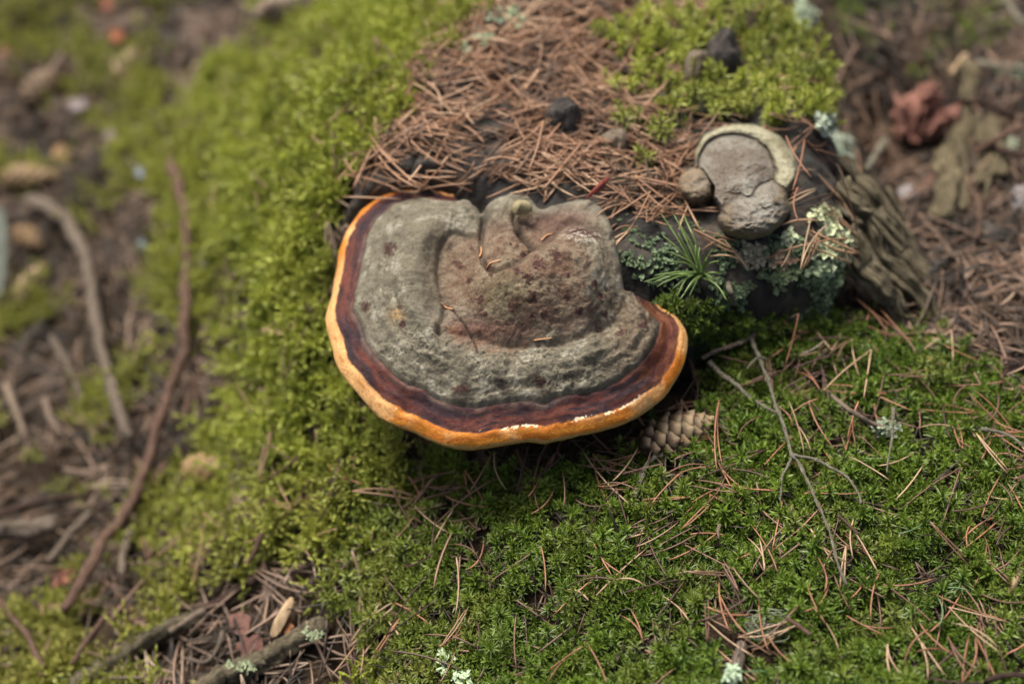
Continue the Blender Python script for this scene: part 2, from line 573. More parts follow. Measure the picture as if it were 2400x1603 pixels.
def at(px, py, lift=0.0):
    """where the view through a spot of the photograph meets ground or stump, raised by lift"""
    d = Vector(ray([(px, py)])[0]).normalized()
    h, n, i, t = bvh.ray_cast(Vector(CAM), d)
    if h is None:
        h, n = Vector(on_z([(px, py)], -0.2)[0]), Vector((0, 0, 1))
    if n.z < 0: n = -n
    if lift:   # iterate so the raised point still lies on that ray's column
        z = h.z + lift * max(n.z, 0.35)
        q = on_z([(px, py)], z)[0]
        h2, n2, i2, t2 = bvh.ray_cast(Vector((q[0], q[1], 0.5)), Vector((0, 0, -1)))
        if h2 is not None and abs(h2.z - h.z) < 0.05:
            q = on_z([(px, py)], h2.z + lift)[0]
        h = Vector(q)
    return np.array(h), np.array(n)


def drop(x, y):
    h, n, i, t = bvh.ray_cast(Vector((x, y, 0.5)), Vector((0, 0, -1)))
    if h is None: return -0.2, np.array([0, 0, 1.0])
    n = np.array(n)
    return h.z, n if n[2] > 0 else -n


def sample_surface(n, which, poly=None, margin=350):
    """area-weighted random points on the ground or stump mesh within reach of the camera"""
    V, T = (GV, GT) if which == 'ground' else (SV, ST)
    c = V[T].mean(1)
    pc = project(c)
    keep = (pc[:, 0] > -margin) & (pc[:, 0] < 2400 + margin) & (pc[:, 1] > -margin) & (pc[:, 1] < 1603 + margin) & (((c - CAM) @ _F) > 0.2)
    if which == 'ground':
        keep &= ~inside(c[:, :2], st_c + (st_o - st_c) * 0.97)
    if poly is not None:
        keep &= inside(pc, poly)
    T = T[keep]
    a, b, cc = V[T[:, 0]], V[T[:, 1]], V[T[:, 2]]
    nn = np.cross(b - a, cc - a)
    ar = np.linalg.norm(nn, axis=1)
    idx = rng.choice(len(T), n, p=ar / ar.sum())
    u, v = rng.random(n), rng.random(n)
    f = u + v > 1
    u[f], v[f] = 1 - u[f], 1 - v[f]
    P = a[idx] + (b - a)[idx] * u[:, None] + (cc - a)[idx] * v[:, None]
    Nn = nn[idx] / np.maximum(ar[idx], 1e-15)[:, None]
    Nn[Nn[:, 2] < 0] *= -1
    return P, Nn, ar.sum() / 2


def eulers(X, Z):
    """XYZ Euler angles of frames with x axis near X and z axis Z"""
    Z = Z / np.linalg.norm(Z, axis=1, keepdims=True)
    X = X - (X * Z).sum(1, keepdims=True) * Z
    X = X / np.maximum(np.linalg.norm(X, axis=1, keepdims=True), 1e-9)
    Y = np.cross(Z, X)
    sy = np.clip(-X[:, 2], -1, 1)
    return np.column_stack([np.arctan2(Y[:, 2], Z[:, 2]), np.arcsin(sy), np.arctan2(X[:, 1], X[:, 0])])


def randdir(n):
    a = rng.random(n) * 2 * np.pi
    return np.column_stack([np.cos(a), np.sin(a), np.zeros(n)])


def scatter(name, P, E, sc, idx, tint, warm, protos, label, cat):
    """one stuff object: a cloud of points, each carrying one copy of a prototype mesh"""
    me = bpy.data.meshes.new(name)
    org = P.mean(0)
    me.vertices.add(len(P))
    me.vertices.foreach_set("co", (P - org).astype(np.float32).ravel())
    for nm, typ, arr, key in (("rot", 'FLOAT_VECTOR', E, "vector"), ("scl", 'FLOAT', sc, "value"), ("pick", 'INT', idx, "value"), ("tint", 'FLOAT', tint, "value"), ("warm", 'FLOAT', warm, "value")):
        a = me.attributes.new(nm, typ, 'POINT')
        a.data.foreach_set(key, np.asarray(arr, np.int32 if typ == 'INT' else np.float32).ravel())
    o = link(name, me, None, org)
    pc = bpy.data.collections.new(name + "_shapes")
    for i, pm in enumerate(protos):
        pc.objects.link(bpy.data.objects.new("shape_%02d" % i, pm))
    ng = bpy.data.node_groups.new(name, 'GeometryNodeTree')
    ng.interface.new_socket("Geometry", in_out='INPUT', socket_type='NodeSocketGeometry')
    ng.interface.new_socket("Geometry", in_out='OUTPUT', socket_type='NodeSocketGeometry')
    gi, go = ng.nodes.new('NodeGroupInput'), ng.nodes.new('NodeGroupOutput')
    ip = ng.nodes.new('GeometryNodeInstanceOnPoints')
    ci = ng.nodes.new('GeometryNodeCollectionInfo')
    ci.inputs[0].default_value = pc
    ci.inputs[1].default_value = True
    ci.inputs[2].default_value = True
    ip.inputs['Pick Instance'].default_value = True

    def na(nm, dt):
        n = ng.nodes.new('GeometryNodeInputNamedAttribute')
        n.data_type = dt
        n.inputs[0].default_value = nm
        return next(s for s in n.outputs if s.name == 'Attribute' and s.enabled)
    L = ng.links.new
    L(gi.outputs[0], ip.inputs['Points'])
    L(ci.outputs[0], ip.inputs['Instance'])
    L(na('pick', 'INT'), ip.inputs['Instance Index'])
    L(na('rot', 'FLOAT_VECTOR'), ip.inputs['Rotation'])
    L(na('scl', 'FLOAT'), ip.inputs['Scale'])
    L(ip.outputs[0], go.inputs[0])
    md = o.modifiers.new("scatter", 'NODES')
    md.node_group = ng
    return tag(o, label, cat, None, 'stuff')


# ------------------------------------------------------------------ moss prototypes
def leaf_geo(V, F, T, base, d, up, L, W, curl, t0=0.0, t1=1.0, fold=0.35):
    d = d / np.linalg.norm(d)
    side = np.cross(d, up)
    side /= max(np.linalg.norm(side), 1e-6)
    nn = np.cross(side, d)
    i = len(V)

    def pt(f, s, r=0.0):
        return base + d * (L * f) + nn * (-curl * L * f * f) + side * (s * W * 0.5) + nn * (abs(s) * W * fold)
    V += [pt(0, 0), pt(.30, -1), pt(.30, 0), pt(.30, 1), pt(.65, -.75), pt(.65, 0), pt(.65, .75), pt(1, 0)]
    T += [t0, *([t0 + (t1 - t0) * .3] * 3), *([t0 + (t1 - t0) * .65] * 3), t1]
    F += [(i, i + 1, i + 2), (i, i + 2, i + 3), (i + 1, i + 4, i + 5, i + 2), (i + 2, i + 5, i + 6, i + 3), (i + 4, i + 7, i + 5), (i + 5, i + 7, i + 6)]


def star_shoot(seed, n=22, h=0.013, L=0.0056, W=0.0013, mat='moss_green'):
    r = random.Random(seed)
    V, F, T = [], [], []
    lean = np.array([r.uniform(-.2, .2), r.uniform(-.2, .2), 1.0])
    for k in range(n):
        f = k / (n - 1)
        a = k * 2.39996 + r.uniform(-.3, .3)
        el = math.radians(-5 + 82 * f ** 1.5 + r.uniform(-9, 9))
        d = np.array([math.cos(a) * math.cos(el), math.sin(a) * math.cos(el), math.sin(el)])
        b = lean * (h * (0.38 + 0.62 * f))
        leaf_geo(V, F, T, b, d, np.array([0, 0, 1.0]) if el < 1.2 else np.array([math.sin(a), -math.cos(a), 0.2]), L * r.uniform(.75, 1.15) * (1 - .35 * f * f), W * r.uniform(.8, 1.15), r.uniform(0.05, .35) * (1 - f), 0.15 * f, 0.35 + 0.65 * f)
    # stem
    i = len(V)
    for z in (0, h * .9):
        for a in (0, 2.1, 4.2):
            V.append(lean * z + np.array([math.cos(a), math.sin(a), 0]) * 0.0006)
            T.append(0)
    F += [(i, i + 1, i + 4, i + 3), (i + 1, i + 2, i + 5, i + 4), (i + 2, i, i + 3, i + 5)]
    return mesh_from("star_moss_shoot", V, F, M[mat], True, {'tip': np.array(T)})


def feather_shoot(seed, h=0.017, mat='moss_yellow'):
    r = random.Random(seed)
    V, F, T = [], [], []

    def catkin(b, d, L, n, lw, t0):
        d = d / np.linalg.norm(d)
        p = np.cross(d, [0.3, 0.2, 1.0])
        p /= np.linalg.norm(p)
        q = np.cross(d, p)
        for k in range(n):
            f = k / max(n - 1, 1)
            a = k * 2.4 + r.uniform(-.3, .3)
            o = p * math.cos(a) + q * math.sin(a)
            dd = d * (0.75 + f) + o * (1.1 - 0.55 * f)
            leaf_geo(V, F, T, b + d * L * f, dd, d, lw * r.uniform(1.5, 2.1), lw * 0.9, -0.15, t0, min(1, t0 + .25 + .6 * f), .25)
    lean = np.array([r.uniform(-.5, .5), r.uniform(-.5, .5), 1.0])
    catkin(lean * h * .3, lean, h * .75, 16, 0.0017, .2)
    for k in range(r.randint(4, 6)):
        a = r.uniform(0, 6.28)
        f = r.uniform(.3, .85)
        d = np.array([math.cos(a), math.sin(a), r.uniform(.15, .8)])
        catkin(lean * h * f, d, r.uniform(.005, .0085), 8, 0.0014, .25)
    return mesh_from("feather_moss_shoot", V, F, M[mat], True, {'tip': np.array(T)})


def crumb_shape(seed):
    r = random.Random(seed)
    V, F, T = [], [], []
    for k in range(9):
        a = r.uniform(0, 6.28)
        d = np.array([math.cos(a), math.sin(a), r.uniform(.1, .9)])
        leaf_geo(V, F, T, np.array([r.uniform(-1, 1), r.uniform(-1, 1), r.uniform(0, 1)]) * .0012, d, np.array([0, 0, 1.0]), r.uniform(.0014, .0026), r.uniform(.0014, .0024), r.uniform(-.3, .5), .1, 1, .15)
    return mesh_from("lichen_squamule", V, F, M['crumb'], True, {'tip': np.array(T)})


def needle_geo(L, w, bend, seed, V=None, F=None, off=(0, 0, 0), yaw=0.0, segs=6, droop=0.0):
    """a slim half-round needle along +X"""
    r = random.Random(seed)
    V = [] if V is None else V
    F = [] if F is None else F
    kink = r.uniform(-.4, .4)
    i0 = len(V)
    c, s = math.cos(yaw), math.sin(yaw)
    for k in range(segs + 1):
        f = k / segs
        x = L * f
        y = bend * L * (f * f) + kink * bend * L * math.sin(3.14 * f)
        z = droop * L * (4 * f * (1 - f)) * 0.25
        ww = w * (1 - 0.75 * max(0, (f - .75) / .25) ** 2) * (0.75 + 0.25 * min(1, f / .1)) / 2
        for (a, b) in ((-1, 0), (0, .75), (1, 0), (0, -.35)):
            yy, zz = y + a * ww, z + b * ww * 1.1 + w * .3
            V.append(np.array([x * c - yy * s + off[0], x * s + yy * c + off[1], zz + off[2]]))
    for k in range(segs):
        for j in range(4):
            a, b = i0 + k * 4 + j, i0 + k * 4 + (j + 1) % 4
            F.append((a, b, b + 4, a + 4))
    F.append((i0, i0 + 3, i0 + 2, i0 + 1))
    e = i0 + segs * 4
    F.append((e, e + 1, e + 2, e + 3))
    return V, F


def needle_mesh(seed, mat, pair=False, L=None, w=0.00118):
    r = random.Random(seed)
    L = L or r.uniform(.026, .042)
    V, F = needle_geo(L, w, r.choice((-1, 1)) * r.uniform(.03, .34), seed, droop=r.uniform(-.2, .2))
    if pair:
        needle_geo(L * r.uniform(.9, 1.05), w, r.uniform(-.22, .22), seed + 1, V, F, yaw=r.choice((-1, 1)) * r.uniform(.08, .3))
    V = np.array(V) - np.array([L / 2, 0, 0])
    return mesh_from("pine_needle", V, F, mat)


litter_protos = [needle_mesh(100 + k, M['litter'], k % 3 == 0, w=0.00135) for k in range(10)]
star_protos = [star_shoot(k, n=20 + k % 4) for k in range(6)] + [star_shoot(20 + k, n=15, h=.010, L=.0042, W=.0012) for k in range(4)] + [star_shoot(30 + k, n=26, h=.016, L=.0068, W=.0011) for k in range(3)]
spiky_protos = [star_shoot(40 + k, n=24, h=.018, L=.0075, W=.0013, mat='moss_yellow') for k in range(5)]
feather_protos = [feather_shoot(60 + k) for k in range(7)]
crumb_protos = [crumb_shape(k) for k in range(5)]


def shoots(n, which, dens, protos, scale, tilt, tintf, warmf, poly=None, sink=0.0, seedf=None):
    P, Nn, area = sample_surface(n, which, poly)
    px = project(P)
    keep = rng.random(n) < dens(px, P)
    P, Nn, px = P[keep], Nn[keep], px[keep]
    m = len(P)
    Z = Nn * 0.6 + np.array([0, 0, 0.6]) + rng.normal(0, tilt, (m, 3))
    E = eulers(randdir(m), Z)
    sc = scale * np.exp(rng.normal(0, 0.18, m))
    P = P - Nn * sink
    return P, E, sc, rng.integers(0, len(protos), m), np.clip(tintf(px, P) + rng.normal(0, .16, m), 0, 1), np.clip(warmf(px, P), 0, 1)


def relief(A, amp, freq, seed):
    P = A[0].copy()
    h = fbm(P[:, :2], freq, 3, seed)
    P[:, 2] += amp * np.clip(h, -.6, 1.0)
    k = h > -.52
    return tuple([P[k]] + [a[k] for a in A[1:]])


def soft(px, poly, w):
    """1 inside a region of the photograph, falling to 0 across w pixels outside"""
    d = seg_dist(px, poly, True)
    d = np.where(inside(px, poly), d, -d)
    return sstep(-w, w, d)


front = [(1660, 735), (1780, 760), (2010, 765), (2230, 850), (2420, 930), (2800, 980), (2800, 2000), (900, 2000), (880, 1560), (780, 1420), (800, 1250), (780, 1080), (900, 1030), (1200, 1110), (1450, 1090), (1640, 930)]
slope = [(545, 330), (640, 250), (860, 215), (890, 300), (850, 400), (790, 520), (770, 700), (790, 860), (860, 1010), (960, 1080), (880, 1200), (700, 1170), (640, 1060), (590, 930), (640, 760), (560, 620), (520, 480)]
upper = [(600, 130), (780, 40), (950, 10), (1160, -30), (1120, 40), (980, 120), (890, 240), (640, 280), (500, 330), (400, 320), (480, 240)]
lower = [(880, 1080), (700, 1130), (560, 1210), (440, 1300), (300, 1360), (120, 1450), (-200, 1560), (-200, 1800), (150, 1700), (300, 1545), (470, 1425), (640, 1325), (800, 1330), (880, 1200)]
mid = [(260, 260), (560, 260), (540, 480), (580, 640), (620, 760), (560, 860), (520, 640), (400, 640), (300, 560), (200, 480)]
bare_chip = [(330, 1560), (480, 1440), (640, 1340), (740, 1420), (830, 1480), (700, 1560), (450, 1640)]


def front_d(px, P):
    d = soft(px, front, 26) * (0.62 + 0.9 * fbm(P[:, :2], 22, 3, 51))
    d = np.clip(d, 0, 1)
    d *= 1 - .55 * sstep(1250, 900, px[:, 0]) * sstep(1080, 1200, px[:, 1]) * sstep(-.3, .3, fbm(P[:, :2], 30, 2, 52))
    d *= 1 - .55 * sstep(.25, .6, fbm(P[:, :2], 36, 2, 53))
    d *= 1 - 0.85 * soft(px, [(1080, 1040), (1460, 1040), (1640, 900), (1700, 960), (1500, 1090), (1300, 1120), (1080, 1100)], 25)
    d *= 1 - 0.75 * soft(px, [(1690, 1400), (1850, 1430), (1880, 1500), (1800, 1620), (1660, 1620)], 30)
    d *= 1 - 0.6 * soft(px, [(2280, 1180), (2420, 1100), (2420, 1400), (2330, 1380)], 40)
    d *= 1 - 0.6 * soft(px, [(2250, 1450), (2420, 1420), (2420, 1700), (2230, 1700)], 40)
    return d


A = shoots(44000, 'ground', front_d, star_protos, .9, .34,
           lambda px, P: 0.32 + 0.7 * fbm(P[:, :2], 9, 2, 61) + .5 * fbm(P[:, :2], 50, 2, 62) + 0.25 * sstep(1300, 900, px[:, 0]) + 0.2 * sstep(1900, 2300, px[:, 0]),
           lambda px, P: 0.6 * np.clip(fbm(P[:, :2], 34, 3, 66), 0, 1) + 0.42 * sstep(1200, 850, px[:, 0]),
           [(700, 600), (2800, 600), (2800, 2000), (700, 2000)])
A = relief(A, .011, 42, 401)
scatter("moss", *A, star_protos, "deep green star-shaped moss carpeting the ground in front of the fungus", "moss")


def left_d(px, P):
    n = fbm(P[:, :2], 16, 3, 71)
    d = np.maximum.reduce([np.where(px[:, 0] > 640, soft(px, slope, 30), sstep(.30, .75, soft(px, slope, 110) + .45 * n)) * (0.85 + .9 * n), sstep(.25, .75, soft(px, upper, 80) + .4 * n) * (0.55 + 1.1 * n), sstep(.2, .8, soft(px, lower, 60) + .4 * n) * (0.38 + 1.2 * n), soft(px, mid, 60) * (0.30 + 1.0 * n)])
    patch = sstep(0.0, 0.4, fbm(P[:, :2], 9, 3, 72)) * 0.34 * sstep(950, 750, px[:, 0]) * (~inside(px, slope))
    d = np.maximum(d, patch)
    d *= 1 - soft(px, bare_chip, 20)
    return np.clip(d, 0, 1)


A = shoots(46000, 'ground', left_d, feather_protos, 1.2, .36,
           lambda px, P: 0.58 + 0.8 * fbm(P[:, :2], 30, 3, 81) + .35 * fbm(P[:, :2], 90, 2, 82) + 0.12 * soft(px, upper, 60) - .12 * soft(px, lower, 60) - .25 * sstep(450, 250, px[:, 0]),
           lambda px, P: 0.04 + 0.5 * np.clip(fbm(P[:, :2], 24, 2, 86), 0, 1) + 0.25 * soft(px, lower, 60) + .3 * sstep(600, 350, px[:, 0]),
           [(-600, -400), (1200, -400), (1200, 2100), (-600, 2100)])
A = relief(A, .016, 34, 402)
scatter("moss", *A, feather_protos, "bright yellow-green feathery moss on the blurred bank left of the fungus", "moss")

cap_moss = [(1760, -60), (1960, 60), (1990, 200), (1930, 285), (1850, 300), (1760, 285), (1640, 310), (1580, 300), (1640, 210), (1760, 200), (1700, 100)]
side_moss = [(1400, 100), (1560, 30), (1700, 40), (1760, 130), (1640, 190), (1520, 240), (1420, 200)]
strip = [(1470, 260), (1560, 230), (1600, 300), (1520, 360), (1500, 400), (1460, 330)]


def top_d(px, P):
    n = fbm(P[:, :2], 20, 3, 91)
    up = sstep(-0.03, 0.0, P[:, 2])
    d = np.maximum.reduce([soft(px, cap_moss, 18) * (0.95 + .5 * n), soft(px, side_moss, 30) * (0.85 + .9 * n), soft(px, strip, 18) * (0.7 + .9 * n)]) * up
    return np.clip(d, 0, 1)


A = shoots(16000, 'stump', top_d, spiky_protos, 0.95, .34,
           lambda px, P: 0.5 + 0.7 * fbm(P[:, :2], 14, 3, 95) - 0.1 * soft(px, strip, 20),
           lambda px, P: 0.08 + 0.3 * np.clip(fbm(P[:, :2], 24, 2, 96), 0, 1))
A = relief(A, .009, 36, 403)
scatter("moss", *A, spiky_protos, "spiky yellow-green moss cushion on the stump top above the small grey fungus", "moss")

edge_band = [(850, 420), (866, 340), (890, 250), (950, 140), (1040, 50), (1160, -40), (1190, 0), (1080, 90), (1000, 180), (950, 280), (920, 360), (890, 410)]
A = shoots(9000, 'stump', lambda px, P: np.clip(soft(px, edge_band, 28) * (.25 + 1.3 * fbm(P[:, :2], 24, 2, 107)), 0, 1), feather_protos, 1.0, .4,
           lambda px, P: 0.5 + 0.7 * fbm(P[:, :2], 30, 2, 108), lambda px, P: .15 + 0 * px[:, 0], [(800, -150), (1250, -150), (1250, 450), (800, 450)])
scatter("moss", *A, feather_protos, "yellow-green moss creeping over the needle-covered left edge of the stump top", "moss")

# far right and back: thin green moss among needles
right_back = [(1950, -60), (2300, -60), (2330, 100), (2200, 190), (2050, 130), (1960, 60)]
rb2 = [(2120, 780), (2200, 800), (2180, 900), (2100, 860)]
A = shoots(9000, 'ground', lambda px, P: np.clip(np.maximum(soft(px, right_back, 50) * (0.5 + fbm(P[:, :2], 16, 3, 97)), soft(px, rb2, 20)), 0, 1), star_protos, 0.9, .3,
           lambda px, P: 0.45 + 0.6 * fbm(P[:, :2], 14, 3, 98), lambda px, P: 0.2 * np.ones(len(P)),
           [(1800, -400), (2800, -400), (2800, 950), (1800, 950)])
scatter("moss", *A, star_protos, "thin patchy moss among needles behind the stump at upper right", "moss")

# crust of green lichen on the stump's front wall and dark top
wall = [(1440, 520), (1560, 500), (1660, 560), (1860, 560), (2000, 590), (2090, 700), (2060, 760), (1850, 740), (1700, 720), (1600, 740), (1480, 690)]
toplich = [(820, 380), (900, 370), (940, 420), (880, 440), (820, 430)]


def crust_d(px, P):
    n = fbm(P, 30, 3, 101)
    return np.clip(soft(px, wall, 20) * (0.20 + 1.6 * n) * (.35 + .65 * sstep(1560, 1680, px[:, 0])) + soft(px, toplich, 15) * (.3 + n), 0, 1)


A = shoots(42000, 'stump', crust_d, crumb_protos, .95, .5, lambda px, P: 0.42 + 0.8 * fbm(P, 26, 3, 102) + .3 * fbm(P, 90, 2, 103), lambda px, P: .35 * np.clip(fbm(P, 40, 2, 104), 0, 1), [(1400, 470), (2150, 470), (2150, 820), (1400, 820)])
scatter("lichen", *A, crumb_protos, "crumbly blue-green lichen crust on the stump front beside the pine sprig", "lichen")

foot = [(1540, 700), (1600, 712), (1660, 735), (1800, 760), (2080, 770), (2090, 810), (1480, 800)]
A = shoots(9000, 'stump', lambda px, P: np.clip(soft(px, foot, 25) * (.55 + 1.0 * fbm(P, 30, 2, 105)), 0, 1), star_protos, .85, .4,
           lambda px, P: 0.35 + 0.6 * fbm(P, 20, 2, 106), lambda px, P: .1 + 0 * px[:, 0], [(1400, 600), (2150, 600), (2150, 820), (1400, 820)])
scatter("moss", *A, star_protos, "dark green moss creeping up the foot of the stump's front wall", "moss")

# ------------------------------------------------------------------ needle litter (beyond the counted ones)
needles_top = [(845, 405), (880, 300), (960, 160), (1080, 40), (1300, -60), (1650, -40), (1700, 30), (1560, 60), (1480, 130), (1520, 220), (1560, 300), (1620, 400), (1590, 530), (1420, 510), (1350, 450), (1150, 425), (1060, 428), (960, 404)]


def litter(n, which, dens, poly, label, lift, tf, wf, sc=1.0, tilt=.12, bias=0.0):
    P, Nn, area = sample_surface(n, which, poly)
    px = project(P)
    k = rng.random(n) < dens(px, P)
    P, Nn, px = P[k], Nn[k], px[k]
    m = len(P)
    X = randdir(m)
    if bias: X = X + np.array([bias, 0, 0]) * np.sign(X[:, :1])
    E = eulers(X, Nn + rng.normal(0, tilt, (m, 3)))
    P = P + Nn * (lift * rng.random(m)[:, None] + .0005)
    s = sc * np.exp(rng.normal(0, .15, m))
    return scatter("needle_litter", P, E, s, rng.integers(0, len(litter_protos), m), np.clip(tf(px, P) + rng.normal(0, .2, m), 0, 1), np.clip(wf(px, P), 0, 1), litter_protos, label, "needle litter")


litter(13000, 'stump', lambda px, P: np.clip(soft(px, needles_top, 26) * (0.8 + .7 * fbm(P[:, :2], 22, 2, 111)) + .10 * (P[:, 2] > -.01), 0, 1) * (1 - .85 * soft(px, [(1050, 420), (1150, 430), (1400, 480), (1450, 560), (1100, 520)], 15)), [(800, -150), (2000, -150), (2000, 600), (800, 600)],
       "dense rust-brown pine needle litter heaped on the stump top", .010, lambda px, P: 0.62 + .3 * fbm(P[:, :2], 20, 2, 112), lambda px, P: 0.15 + .0 * P[:, 0], .95, .12, .5)


def right_d(px, P):
    d = soft(px, [(1990, 560), (1960, 300), (2000, 0), (2900, -200), (2900, 900), (2400, 920), (2230, 850), (2000, 770)], 30)
    return np.clip(d * (0.8 + 0.5 * fbm(P[:, :2], 16, 2, 113)), 0, 1)


litter(11000, 'ground', right_d, [(1900, -500), (2900, -500), (2900, 1050), (1900, 1050)], "grey-brown pine needle litter on the ground right of the stump", .012, lambda px, P: 0.31 + .45 * fbm(P[:, :2], 18, 2, 114), lambda px, P: 0.6 + 0 * P[:, 0], 1.1, .25)


def leftl_d(px, P):
    d = sstep(1000, 700, px[:, 0]) * (0.6 + .5 * fbm(P[:, :2], 12, 2, 115))
    d *= 1 - .85 * soft(px, slope, 30)
    return np.clip(d, 0, 1)


litter(14000, 'ground', leftl_d, [(-700, -500), (1100, -500), (1100, 2200), (-700, 2200)], "blurred brown needle litter on the low ground left of the fungus", .010, lambda px, P: 0.36 + .5 * fbm(P[:, :2], 18, 2, 116), lambda px, P: 0.8 + 0 * P[:, 0], 1.15, .25)
litter(2600, 'ground', lambda px, P: np.clip(soft(px, slope, 20) * .25 + soft(px, lower, 20) * .7 + soft(px, upper, 20) * .4 + soft(px, [(800, 420), (830, 300), (900, 180), (1060, 20), (1120, 20), (980, 180), (910, 300), (880, 400)], 25) * 1.0 + soft(px, [(800, 1080), (1200, 1110), (1150, 1640), (850, 1640)], 20) * .6, 0, 1), [(0, 0), (1250, 0), (1250, 1650), (0, 1650)], "loose brown needles caught in the moss left of and below the fungus", .024, lambda px, P: 0.45 + 0 * P[:, 0], lambda px, P: 0.4 + 0 * P[:, 0], 1.0, .35)
litter(900, 'ground', lambda px, P: np.clip(soft(px, [(1040, 1000), (1460, 1010), (1640, 880), (1720, 960), (1540, 1090), (1320, 1125), (1080, 1110)], 20) * .9 + soft(px, [(1700, 1430), (1860, 1440), (1880, 1500), (1800, 1640), (1660, 1640)], 20) * .5, 0, 1),
       [(900, 850), (2000, 850), (2000, 1750), (900, 1750)], "dark needle litter in the shade under the fungus rim", .010, lambda px, P: 0.35 + 0 * P[:, 0], lambda px, P: 0.3 + 0 * P[:, 0], .95, .2)

litter(2600, 'ground', lambda px, P: soft(px, front, 10) * .8, [(800, 700), (2600, 700), (2600, 1800), (800, 1800)], "older dark needles sunk deep between the shoots of the front moss", .009, lambda px, P: 0.30 + 0 * P[:, 0], lambda px, P: 0.5 + 0 * P[:, 0], .9, .3)

# ------------------------------------------------------------------ the big bracket fungus
ol_px = [(1054, 450), (1023, 439), (980, 437), (937, 443), (893, 458), (863, 478), (837, 504), (813, 539), (798, 578), (789, 617), (785, 647), (774, 699), (765, 747), (767, 782), (781, 821), (789, 855), (807, 886),
         (833, 916), (863, 951), (893, 981), (928, 998), (963, 1008), (998, 1025), (1032, 1040), (1075, 1050), (1119, 1050), (1175, 1042), (1232, 1035), (1284, 1035), (1336, 1024), (1392, 1011), (1448, 994), (1500, 972),
         (1544, 942), (1574, 907), (1596, 868), (1609, 825), (1611, 790), (1600, 762), (1583, 743), (1557, 726), (1530, 713), (1504, 707), (1478, 703), (1466, 690), (1455, 643), (1446, 604), (1436, 565), (1422, 526), (1390, 495),
         (1355, 486), (1310, 490), (1288, 496), (1268, 506), (1254, 492), (1232, 476), (1190, 476), (1156, 484), (1140, 496), (1129, 508), (1122, 490), (1104, 466), (1080, 453)]
N_RIM = 41           # the first ones belong to the free rim, the rest meet the stump
cap_ctl = [  # photograph position -> height of the cap's skin
    (880, 540, -.001), (845, 640, -.004), (835, 745, -.006), (860, 850, -.007), (930, 915, -.007), (1060, 952, -.007), (1200, 955, -.007), (1350, 935, -.007), (1480, 890, -.006), (1545, 820, -.002),
    (920, 545, .010), (930, 600, .014), (915, 700, .009), (945, 790, .006), (1000, 510, .016), (1060, 492, .0165), (1100, 496, .015), (960, 490, .006), (1010, 470, .007), (985, 560, .024), (965, 640, .023), (985, 720, .018), (1005, 790, .012), (1060, 530, .018), (1025, 540, .0215),
    (1045, 600, .010), (1040, 660, .008), (1032, 740, .007), (1090, 590, .017), (1100, 650, .018), (1085, 720, .013), (1100, 780, .0085),
    (1130, 560, .014), (1160, 500, .022), (1175, 560, .026), (1230, 600, .026), (1225, 492, .021), (1262, 535, .014), (1290, 525, .015), (1345, 500, .020), (1390, 512, .025), (1410, 540, .028), (1130, 535, .013),
    (1160, 620, .030), (1180, 680, .032), (1210, 740, .0215), (1250, 605, .037), (1280, 585, .039), (1290, 650, .036), (1290, 720, .024), (1350, 575, .036), (1370, 640, .034), (1380, 710, .024), (1425, 590, .029), (1437, 650, .024), (1445, 705, .014),
    (1130, 800, .0060), (1220, 800, .0072), (1310, 795, .0075), (1400, 765, .0085), (1450, 735, .010), (1490, 725, .013), (1510, 760, .010), (1520, 800, .006),
    (1050, 850, .006), (1150, 855, .0075), (1280, 850, .008), (1400, 825, .009), (1000, 880, .001), (1120, 905, .0005), (1280, 898, .001), (1410, 865, .001), (1480, 830, .005), (930, 860, .000),
]
ol = np.array(ol_px, float)
# give the outline its own heights: half way down the rounded margin, the skin itself where it meets the stump
zz = np.full(len(ol), -0.022)
zz[:10] = np.linspace(-.008, -.019, 10)
zz[33:N_RIM] = np.linspace(-.021, -.010, N_RIM - 33)
zz[N_RIM:] = .008
DROP, WID = .0072, 4.8
place = zz.copy()
place[:8] += np.linspace(.006, .001, 8)
olw = on_z(ol, place)
cap_ctl = np.array(cap_ctl, float)
cp = on_z(cap_ctl[:, :2], cap_ctl[:, 2])
_mid = on_z([(1215, 690)], 0.03)[0, :2]
for i in range(0, N_RIM, 2):          # the skin passes over the rounded margin at its own height
    o2 = olw[i, :2]
    for s_, up in ((0.0, DROP), (7e-3, DROP + .0004)):
        q = o2 + (_mid - o2) / np.linalg.norm(_mid - o2) * s_
        cp = np.vstack([cp, [q[0], q[1], zz[i] + up]])
cap_tps = TPS(cp[:, :2], cp[:, 2], 2e-6)
NU = 1000
ring = smooth_path(np.column_stack([olw[:, :2], np.r_[np.ones(N_RIM), np.zeros(len(ol) - N_RIM)] * 1e-3]), NU, closed=True)
ring[:, 2] *= 1e3
isrim = np.clip(ring[:, 2], 0, 1)
for _ in range(16): isrim = (np.roll(isrim, 1) + isrim * 2 + np.roll(isrim, -1)) / 4
rxy = ring[:, :2] + 0
ctr = on_z([(1215, 690)], 0.03)[0, :2]
rim_line = smooth_path(olw[:N_RIM, :2], 400)
out = rxy - ctr
rad = np.linalg.norm(out, axis=1, keepdims=True)
